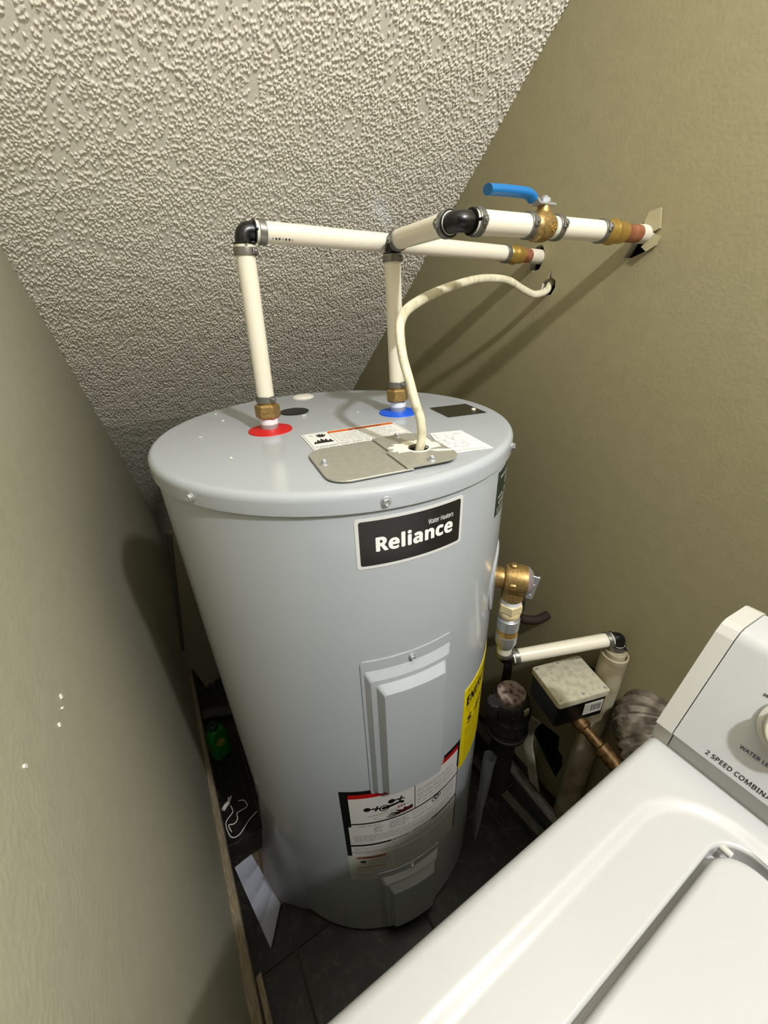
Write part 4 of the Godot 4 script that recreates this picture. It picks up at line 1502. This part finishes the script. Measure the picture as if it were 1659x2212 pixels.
# ------------------------------------------------------------------ things in the dark corner by the right wall
func corner() -> void:
	# wide standpipe
	var m := MB.new()
	var R := 0.0245
	lathe(m, [Vector2(R, 0.0), Vector2(R, 0.602), Vector2(R - 0.001, 0.6030), Vector2(R - 0.003, 0.6030), Vector2(R - 0.004, 0.6020), Vector2(R - 0.004, 0.30), Vector2(0, 0.30)], 56, Transform3D(Basis(), Vector3(0.6538, 0, -0.2663)))
	whole("standpipe", m, M.pvc, "wide dirty white plastic standpipe beside the right wall", "pipe", "", Vector3(0.6538, 0, -0.2663))
	# grey lidded box
	var B := Basis(Vector3(0, 1, 0), deg_to_rad(-15.5))
	var c := Vector3(0.5770, 0.5430, -0.2980)
	var t := thing("junction_box", "black box with a grey screwed-on lid in front of the standpipe", "box", c - Vector3(0, 0.062, 0))
	m = MB.new()
	var L := Transform3D(B, c)
	var q := MB.new()
	rr_loft(q, [[-0.054, 0.054, -0.043, 0.043, -0.062, 0.005], [-0.054, 0.054, -0.043, 0.043, 0.0, 0.005]])
	rr_loft(q, [[-0.054, 0.054, -0.043, 0.043, -0.0621, 0.005], [-0.04, 0.04, -0.03, 0.03, -0.0621, 0.005]])
	m.add(q, L)
	put("box_body", m, M.black, t)
	m = MB.new()
	q = MB.new()
	rr_loft(q, [[-0.0565, 0.0565, -0.0455, 0.0455, -0.0065, 0.006], [-0.0565, 0.0565, -0.0455, 0.0455, 0.0050, 0.006], [-0.0550, 0.0550, -0.0440, 0.0440, 0.0068, 0.005], [-0.0480, 0.0480, -0.0370, 0.0370, 0.0070, 0.004]])
	m.add(q, L)
	var lid := put("box_lid", m, M.lid, t, "dusty light grey lid")
	for p in [[-0.049, -0.038], [0.049, -0.038], [-0.049, 0.038], [0.049, 0.038], [0.0, -0.038], [0.0, 0.038]]:
		m = MB.new()
		can(m, 0.0030, 0.0064, 0.0082, L * Transform3D(Basis(), Vector3(p[0], 0, p[1])), 16)
		put("lid_screw", m, M.zinc, lid)
	var im := sheet(256, 128, Color(0.80, 0.79, 0.75))
	var x := 90
	while x < 236:
		var w := rng.randi_range(2, 6)
		rect(im, x, 26, x + w, 100, Color(0.12, 0.12, 0.12))
		x += w + rng.randi_range(2, 5)
	fine_print(im, 12, 24, 80, 110, 18, 10, Color(0.15, 0.15, 0.15), 0.2)
	m = MB.new()
	prism(m, PackedVector2Array([Vector2(0.006, -0.020), Vector2(0.048, -0.020), Vector2(0.048, 0.012), Vector2(0.006, 0.012)]), 0.0, 0.0005, L * Transform3D(Basis(), Vector3(0, -0.030, 0.043)))
	put("barcode_label", m, pic(im, 0.5), t, "small white barcode label")
	m = MB.new()
	bar(m, Vector3(0.61, 0.490, -0.325), Vector3(XR, 0.505, -0.305))
	put("bracket", m, M.black, t)
	# brass pipe under the box
	m = MB.new()
	var a := Vector3(0.5740, 0.4780, -0.2900)
	var e := Vector3(0.5740, 0.4400, -0.1650)
	t = thing("brass_pipe", "tarnished brass pipe with two couplings sloping down below the grey-lidded box", "pipe", Vector3(0.58, 0, -0.22))
	tube(m, smooth([a, a.lerp(e, 0.25), a.lerp(e, 0.5), a.lerp(e, 0.8), e, e + Vector3(0.003, -0.020, 0.030), e + Vector3(0.003, -0.060, 0.040), Vector3(e.x + 0.003, 0.0, e.z + 0.040)], 5), 0.0105, 28)
	put("pipe_run", m, M.tarnish, t)
	var ax := (e - a).normalized()
	m = MB.new()
	can(m, 0.0150, 0.022, 0.050, aim(a, ax), 32, 0.003)
	put("coupling", m, M.tarnish, t)
	m = MB.new()
	lathe(m, [Vector2(0.0105, 0.084), Vector2(0.0160, 0.086), Vector2(0.0160, 0.094), Vector2(0.0145, 0.096), Vector2(0.0145, 0.130), Vector2(0.0105, 0.132)], 32, aim(a, ax))
	put("coupling", m, M.tarnish, t)
	# flexible duct behind the washer
	m = MB.new()
	var pts := smooth([Vector3(XR + 0.01, 0.486, -0.173), Vector3(0.665, 0.484, -0.170), Vector3(0.646, 0.475, -0.150), Vector3(0.630, 0.458, -0.105), Vector3(0.618, 0.438, -0.030), Vector3(0.612, 0.420, 0.080), Vector3(0.612, 0.41, 0.25)], 16)
	var radii := PackedFloat32Array()
	for i in pts.size():
		radii.append(0.0635 + 0.0034 * sin(i * 1.3) + 0.0022 * sin(i * 0.37 + 1.0))
	tube(m, pts, 0.066, 40, true, 1.0, radii)
	whole("flexible_duct", m, M.duct, "dusty crinkled grey flexible duct entering the wall behind the washing machine", "duct", "", Vector3(0.6, 0.40, -0.1))
	# black drain pump with a rusty round cap
	var pp := Vector3(0.5600, 0, -0.4120)
	t = thing("pump", "grimy black drain pump with a rusty round cap between heater and wall", "pump", pp)
	m = MB.new()
	lathe(m, [Vector2(0.030, 0.0), Vector2(0.030, 0.262), Vector2(0.0400, 0.264), Vector2(0.0515, 0.268), Vector2(0.0525, 0.276), Vector2(0.0490, 0.279), Vector2(0.0475, 0.290), Vector2(0.0490, 0.292), Vector2(0.0490, 0.300), Vector2(0.0465, 0.303), Vector2(0.0455, 0.318), Vector2(0.0475, 0.320), Vector2(0.0475, 0.330), Vector2(0.0440, 0.334), Vector2(0.0430, 0.352), Vector2(0.0445, 0.354), Vector2(0.0445, 0.372), Vector2(0.0400, 0.384), Vector2(0.0330, 0.388), Vector2(0, 0.388)], 48, Transform3D(Basis(), pp))
	for k in 10:
		var d := Vector3(sin(TAU * k / 10), 0, cos(TAU * k / 10))
		box(m, Vector3(0.004, 0.050, 0.010), Transform3D(Basis(d.cross(Vector3.UP), Vector3.UP, -d).orthonormalized(), pp + d * 0.0445 + Vector3(0, 0.342, 0)), 0.001)
	can(m, 0.018, 0.340, 0.385, Transform3D(Basis(), pp + Vector3(-0.040, 0, -0.012)), 24, 0.004)
	put("housing", m, M.grime, t)
	m = MB.new()
	lathe(m, [Vector2(0.0330, 0.384), Vector2(0.0340, 0.387), Vector2(0.0340, 0.396), Vector2(0.0325, 0.399), Vector2(0.0290, 0.4005), Vector2(0, 0.4005)], 44, Transform3D(Basis(), pp))
	put("cap", m, M.rustcap, t, "round pale cap stained with rust")
	m = MB.new()
	box(m, Vector3(0.016, 0.016, 0.006), Transform3D(Basis(), pp + Vector3(0.006, 0.372, 0.043)), 0.001)
	put("tab", m, M.lid, t, "pale plastic tab")
	# corroded pipe behind
	m = MB.new()
	tube(m, smooth([Vector3(0.604, 0.662, -0.466), Vector3(0.604, 0.60, -0.466), Vector3(0.604, 0.3, -0.468), Vector3(0.604, 0.0, -0.472)], 6), 0.0105, 22)
	tube(m, smooth([Vector3(0.604, 0.590, -0.466), Vector3(0.608, 0.570, -0.462), Vector3(0.622, 0.560, -0.452), Vector3(0.650, 0.556, -0.44), Vector3(0.69, 0.554, -0.44)], 6), 0.0105, 22)
	lathe(m, [Vector2(0.0105, 0.590), Vector2(0.0145, 0.592), Vector2(0.0145, 0.620), Vector2(0.0105, 0.622)], 28, Transform3D(Basis(), Vector3(0.604, 0, -0.466)))
	whole("corroded_pipe", m, M.rust, "dark red-brown corroded pipe behind the relief valve", "pipe", "", Vector3(0.6, 0, -0.47))
	# pale curved strip standing at the hole in the wall
	m = MB.new()
	var sp := [Vector3(0.655, 0.245, -0.408), Vector3(0.652, 0.200, -0.419), Vector3(0.650, 0.150, -0.415), Vector3(0.646, 0.105, -0.395), Vector3(0.640, 0.05, -0.37), Vector3(0.635, 0.0, -0.345)]
	var sm := smooth(sp, 5)
	for i in sm.size() - 1:
		var A := sm[i]
		var C := sm[i + 1]
		var wdt := Vector3(0.004, 0.0, 0.026)
		var th := Vector3(-0.004, 0, 0)
		m.quad(A + th, C + th, C + wdt + th, A + wdt + th)
		m.quad(A, A + wdt, C + wdt, C)
		m.quad(A, C, C + th, A + th)
		m.quad(A + wdt, A + wdt + th, C + wdt + th, C + wdt)
	m.quad(sm[0], sm[0] + Vector3(-0.004, 0, 0), sm[0] + Vector3(0.0, 0, 0.026), sm[0] + Vector3(0.004, 0, 0.026))
	whole("broken_strip", m, M.lid, "pale curved strip beside the dark hole low in the right wall", "strip")
	# boards on the floor
	m = MB.new()
	box(m, Vector3(0.030, 0.040, 0.46), Transform3D(Basis(Vector3.UP, deg_to_rad(-1.5)), Vector3(0.622, 0.020, -0.400)), 0.002)
	whole("floor_board", m, M.oldwood, "grey old wooden board on the floor nearest the right wall", "board", "boards behind the heater")
	m = MB.new()
	box(m, Vector3(0.024, 0.024, 0.34), Transform3D(Basis(Vector3.UP, deg_to_rad(4.0)), Vector3(0.566, 0.012, -0.330)), 0.002)
	whole("floor_board", m, M.oldwood, "thinner grey old wooden board on the floor, nearer the heater", "board", "boards behind the heater")
	# clear plastic pouch at the heater's side
	m = MB.new()
	var loops := []
	for i in 12:
		var u := i / 11.0
		var y := lerpf(0.30, 0.03, u)
		var cc := Vector3(lerpf(0.4470, 0.4410, u), y, lerpf(-0.3560, -0.3640, u))
		var ring := PackedVector3Array()
		for k in 28:
			var an := TAU * k / 28
			var op := lerpf(0.0130, 0.0070, u)
			var al := Vector3(0.72, 0, -0.69)
			var ac := Vector3(0.69, 0, 0.72)
			var tip := 0.055 * (1.0 - u) * (0.5 - 0.5 * cos(an)) if i == 0 else 0.055 * (1.0 - u) * (0.5 - 0.5 * cos(an))
			ring.append(cc + al * cos(an) * lerpf(0.030, 0.034, u) + ac * sin(an) * op * (1.0 + 0.12 * sin(5.0 * an + i)) + Vector3(0, tip, 0))
		loops.append(ring)
	for i in 11:
		for k in 28:
			var k2 := (k + 1) % 28
			m.quad(loops[i][k], loops[i + 1][k], loops[i + 1][k2], loops[i][k2])
	whole("plastic_pouch", m, M.film, "clear plastic document pouch gaping open below the yellow label", "pouch")

# ------------------------------------------------------------------ narrow gap on the left
func under_left() -> void:
	# broken panel standing behind the heater
	var t := thing("plasterboard_sheet", "broken dusty plasterboard panel with a wooden edge behind the heater at the left", "panel", Vector3(-0.06, 0.0, -1.06))
	var m := MB.new()
	var P := PackedVector2Array([Vector2(-0.040, 0.715), Vector2(0.05, 0.73), Vector2(0.05, 0.20), Vector2(-0.030, 0.182), Vector2(-0.037, 0.172), Vector2(-0.046, 0.176), Vector2(-0.055, 0.163), Vector2(-0.062, 0.172), Vector2(-0.0757, 0.160), Vector2(-0.107, 0.315), Vector2(-0.101, 0.345)])
	prism(m, P, -1.062, -1.05)
	put("board", m, mat(Color(0.47, 0.44, 0.37), 0.85), t)
	m = MB.new()
	P = PackedVector2Array([Vector2(-0.0460, 0.712), Vector2(-0.0360, 0.712), Vector2(-0.0960, 0.338), Vector2(-0.1050, 0.338)])
	prism(m, P, -1.066, -1.044, Transform3D(), 0.002)
	put("edge_strip", m, M.oldwood, t, "thin wooden strip")
	m = MB.new()
	bar(m, Vector3(0.0, 0.0, -1.075), Vector3(0.03, 0.71, -1.0625))
	put("stud", m, M.oldwood, t)
	# green bottle
	t = thing("bottle", "small green plastic bottle on the floor in the gap left of the heater", "bottle", Vector3(-0.084, 0, -0.925), 20)
	m = MB.new()
	var q := MB.new()
	rr_loft(q, [[-0.020, 0.020, -0.014, 0.014, 0.0, 0.010], [-0.028, 0.028, -0.019, 0.019, 0.004, 0.014], [-0.030, 0.030, -0.020, 0.020, 0.020, 0.016], [-0.030, 0.030, -0.020, 0.020, 0.085, 0.016], [-0.027, 0.027, -0.019, 0.019, 0.105, 0.016], [-0.018, 0.018, -0.016, 0.016, 0.116, 0.0155], [-0.012, 0.012, -0.012, 0.012, 0.120, 0.0115]])
	put("bottle_body", q, M.green, t, "", true)
	m = MB.new()
	can(m, 0.0135, 0.119, 0.140, Transform3D(), 28, 0.002)
	put("bottle_cap", m, mat(Color(0.03, 0.20, 0.06), 0.4), t, "dark green cap", true)
	m = MB.new()
	prism(m, ellipse(0.013, 0.016, 24), 0.0200, 0.0206, Transform3D(Basis(), Vector3(0, 0.074, 0)))
	put("bottle_label", m, mat(Color(0.55, 0.52, 0.18), 0.5), t, "small round yellowish label", true)
	# grey rag lying behind it
	m = MB.new()
	tube(m, smooth([Vector3(-0.112, 0.012, -1.085), Vector3(-0.080, 0.016, -1.075), Vector3(-0.050, 0.014, -1.06), Vector3(-0.01, 0.012, -1.05)], 6), 0.018, 18, true, 0.6)
	whole("rolled_rag", m, mat(Color(0.28, 0.27, 0.25), 0.9), "dusty grey rolled rag on the floor behind the green bottle", "rag")
	# cord with plug
	t = thing("thin_cord", "loops of thin white cord with a small plug on the floor in the left gap", "cord", Vector3(-0.09, 0, -0.72))
	m = MB.new()
	var h := 0.0035
	tube(m, smooth([Vector3(-0.0937, h, -0.7572), Vector3(-0.0913, h, -0.7393), Vector3(-0.1001, h, -0.7318), Vector3(-0.113, h, -0.7208), Vector3(-0.1135, h, -0.700), Vector3(-0.1065, h, -0.6779), Vector3(-0.0874, h, -0.6747), Vector3(-0.059, h, -0.694), Vector3(-0.0348, h, -0.7047)], 5), 0.0014, 10)
	tube(m, smooth([Vector3(-0.072, h, -0.7573), Vector3(-0.0589, h, -0.7514), Vector3(-0.0539, h, -0.7328), Vector3(-0.0664, h + 0.003, -0.7273), Vector3(-0.0818, h + 0.003, -0.727), Vector3(-0.0848, h, -0.7129), Vector3(-0.0952, h, -0.7068), Vector3(-0.108, h + 0.003, -0.7087), Vector3(-0.1044, h, -0.691)], 5), 0.0014, 10)
	put("cord_loops", m, M.wire, t)
	m = MB.new()
	tube(m, smooth([Vector3(-0.1135, 0.006, -0.7545), Vector3(-0.106, 0.006, -0.762), Vector3(-0.0955, 0.006, -0.767)], 4), 0.0055, 12)
	tube(m, smooth([Vector3(-0.0955, 0.005, -0.767), Vector3(-0.0945, 0.005, -0.781)], 3), 0.0024, 10)
	tube(m, smooth([Vector3(-0.0955, 0.005, -0.767), Vector3(-0.087, 0.005, -0.7796)], 3), 0.0024, 10)
	put("plug", m, M.wire, t)
	# crumpled sheet and cardboard
	m = MB.new()
	crumple(m, Vector3(-0.1140, 0.003, -0.6068), Vector3(-0.0715, 0.003, -0.6125), Vector3(-0.0372, 0.003, -0.4837), Vector3(-0.0780, 0.003, -0.4225))
	whole("paper_sheet", m, M.paper, "crumpled bluish white paper sheet on the floor at the heater's left", "paper")
	m = MB.new()
	prism(m, PackedVector2Array([Vector2(-0.0705, 0.6125), Vector2(-0.0294, 0.6199), Vector2(-0.0306, 0.4872), Vector2(-0.0365, 0.4837)]), 0.0005, 0.0025, Transform3D(Basis(Vector3(1, 0, 0), Vector3(0, 0, -1), Vector3(0, 1, 0)), Vector3.ZERO))
	whole("cardboard_piece", m, M.card, "brown piece of cardboard on the floor between paper sheet and heater", "cardboard")
	m = MB.new()
	prism(m, PackedVector2Array([Vector2(-0.1165, 0.3972), Vector2(-0.1050, 0.4013), Vector2(-0.1015, 0.25), Vector2(-0.1130, 0.25)]), 0.0, 0.012, Transform3D(Basis(Vector3(1, 0, 0), Vector3(0, 0, -1), Vector3(0, 1, 0)), Vector3.ZERO), 0.001)
	whole("wood_lath", m, M.wood, "short pale wooden lath on the floor against the left baseboard", "lath")

func crumple(m: MB, a: Vector3, b: Vector3, c: Vector3, d: Vector3) -> void:
	var n := noise(0.9, 2, 300)
	var g := []
	for i in 17:
		var row := PackedVector3Array()
		for j in 11:
			var u := j / 10.0
			var v := i / 16.0
			var p := a.lerp(b, u).lerp(d.lerp(c, u), v)
			var f := absf(sin(v * PI * 4.0))
			p.y += 0.0008 + 0.004 * (1.0 - pow(f, 0.35)) + 0.0022 * (0.5 + 0.5 * n.get_noise_2d(i * 0.9, j * 0.9))
			row.append(p)
		g.append(row)
	for i in 16:
		for j in 10:
			m.quad(g[i][j], g[i + 1][j], g[i + 1][j + 1], g[i][j + 1])
			var z := Vector3(0, -0.0006, 0)
			m.quad(g[i][j] + z, g[i][j + 1] + z, g[i + 1][j + 1] + z, g[i + 1][j] + z)

# ------------------------------------------------------------------ the washing machine
func washer() -> void:
	var x0 := -0.20
	var x1 := 0.484
	var z0 := -0.0905
	var z1 := 0.52
	var t := thing("washing_machine", "white top loading washing machine in the foreground", "washing machine", Vector3((x0 + x1) / 2, 0, (z0 + z1) / 2))
	var m := MB.new()
	rr_loft(m, [[x0 + 0.004, x1 - 0.004, z0 + 0.003, z1 - 0.003, 0.012, 0.012], [x0 + 0.004, x1 - 0.004, z0 + 0.003, z1 - 0.003, 0.798, 0.012]])
	put("cabinet", m, M.enamel, t)
	for p in [[x0 + 0.06, z0 + 0.06], [x1 - 0.06, z0 + 0.06], [x0 + 0.06, z1 - 0.06], [x1 - 0.06, z1 - 0.06]]:
		m = MB.new()
		can(m, 0.018, 0.0, 0.014, Transform3D(Basis(), Vector3(p[0], 0, p[1])), 20)
		put("foot", m, M.black, t)
	m = MB.new()
	var rings := [[x0, x1, z0, z1, 0.796, 0.010], [x0, x1, z0, z1, 0.812, 0.010]]
	for k in range(1, 7):
		var a := deg_to_rad(15.0 * k)
		var q := 0.009 * (1.0 - cos(a))
		rings.append([x0 + q, x1 - q, z0 + q, z1 - q, 0.811 + 0.009 * sin(a), 0.010])
	var ex := [x0 + 0.03, 0.3400, -0.0610, z1 - 0.035]
	for k in 7:
		var u := k / 6.0
		var q := 0.014 * u
		rings.append([ex[0] + q, ex[1] - q, ex[2] + q, ex[3] - q, DECK - 0.0042 * (0.5 - 0.5 * cos(PI * u)), 0.062 - q * 0.6])
	var lo := [x0 + 0.05, 0.3250, -0.0110, z1 - 0.075]
	rings.append([lo[0] - 0.003, lo[1] + 0.003, lo[2] - 0.003, lo[3] + 0.003, DECK - 0.0042, 0.028])
	for k in range(1, 6):
		var a := deg_to_rad(18.0 * k)
		rings.append([lo[0] - 0.003 * (1 - sin(a)), lo[1] + 0.003 * (1 - sin(a)), lo[2] - 0.003 * (1 - sin(a)), lo[3] + 0.003 * (1 - sin(a)), DECK - 0.0042 - 0.003 * (1 - cos(a)), 0.026])
	rings.append([lo[0], lo[1], lo[2], lo[3], DECK - 0.030, 0.025])
	rr_loft(m, rings, 10, true)
	put("top_deck", m, M.enamel, t)
	m = MB.new()
	var g := 0.0035
	var lr := [[lo[0] + g, lo[1] - g - 0.004, lo[2] + g, lo[3] - g, DECK - 0.024, 0.024]]
	for k in 6:
		var a := deg_to_rad(18.0 * k)
		var q := 0.005 * (1 - cos(a))
		lr.append([lo[0] + g + q, lo[1] - g - 0.004 - q, lo[2] + g + q, lo[3] - g - q, DECK - 0.0100 + 0.0065 * sin(a), 0.024])
	rr_loft(m, lr, 10)
	put("washer_lid", m, M.enamel, t)
	m = MB.new()
	rod(m, Vector3(0.3130, 0.8115, -0.0100), Vector3(0.3130, 0.8115, 0.000), 0.0030, 20)
	put("hinge_pin", m, M.plastic_white, t)
	# control console along the back
	var prof := PackedVector2Array([Vector2(0.3565, DECK - 0.002), Vector2(0.3595, 0.8375), Vector2(0.3545, 0.8405), Vector2(0.4075, 0.9330), Vector2(0.4140, 0.9395), Vector2(0.4210, 0.9415), Vector2(0.4640, 0.9365), Vector2(0.4730, 0.9325), Vector2(0.4780, 0.9240), Vector2(0.4780, DECK - 0.002)])
	m = MB.new()
	var F := Transform3D(Basis(Vector3(1, 0, 0), Vector3(0, 1, 0), Vector3(0, 0, 1)), Vector3.ZERO)
	prism(m, prof, z0 + 0.0158, z1 - 0.0158, F)
	put("console", m, M.panel_white, t)
	for s in [[z0 + 0.0005, z0 + 0.0150], [z1 - 0.015, z1 - 0.0005]]:
		m = MB.new()
		var off := Geometry2D.offset_polygon(prof, 0.0013, Geometry2D.JOIN_ROUND)
		prism(m, off[0], s[0], s[1], F, 0.0)
		put("end_cap", m, M.plastic_white, t, "off-white plastic end cap")
	# dial and lettering on the sloping face
	var d := Vector3(0.4075 - 0.3545, 0.9330 - 0.8405, 0).normalized()
	var n := Vector3(0, 0, 1).cross(d)
	var face := Transform3D(Basis(Vector3(0, 0, 1), d, n), Vector3(0.3545, 0.8405, 0))
	var kc := face * Vector3(-0.0095, 0.0640, 0)
	m = MB.new()
	lathe(m, [Vector2(0.0265, -0.001), Vector2(0.0265, 0.0020), Vector2(0.0255, 0.0035), Vector2(0.0225, 0.0035), Vector2(0.0215, 0.0020), Vector2(0, 0.002)], 48, aim(kc, n))
	var ring := put("dial_ring", m, M.plastic_white, t)
	m = MB.new()
	lathe(m, [Vector2(0.0205, 0.0015), Vector2(0.0195, 0.0160), Vector2(0.0180, 0.0185), Vector2(0.0150, 0.0190), Vector2(0.0140, 0.0180), Vector2(0.0125, 0.0180), Vector2(0.0115, 0.0188), Vector2(0, 0.0190)], 48, aim(kc, n))
	put("dial", m, M.knob, ring, "cream round dial")
	for w in [["2 SPEED COMBINATION", -0.0490, 0.0042, 0.0041, M.ink, 0.060], ["WATER LEVEL", -0.0336, 0.0268, 0.0034, M.ink_blue, 0.0275], ["SMALL", -0.0400, 0.0775, 0.0024, M.ink, 0.0098]]:
		var tm := letters(w[0], false, 0.02)
		var a := tm.surface_get_arrays(0)
		m = MB.new()
		var PP: PackedVector3Array
		var sz := tm.get_aabb()
		var sc: float = w[5] / sz.size.x
		var sy: float = w[3] / sz.size.y
		for si in tm.get_surface_count():
			a = tm.surface_get_arrays(si)
			PP = a[Mesh.ARRAY_VERTEX]
			var II: PackedInt32Array = a[Mesh.ARRAY_INDEX]
			for i in range(0, II.size(), 3):
				var q := []
				for k in 3:
					var p := PP[II[i + k]]
					q.append(face * Vector3(w[1] + (p.x - sz.position.x) * sc, w[2] + (p.y - sz.position.y) * sy, 0.0002 + (p.z - sz.position.z) / maxf(sz.size.z, 1e-6) * 0.0003))
				m.tri(q[0], q[2], q[1])
		put("lettering", m, w[4], t, "blue printed words" if w[4] == M.ink_blue else "black printed words")
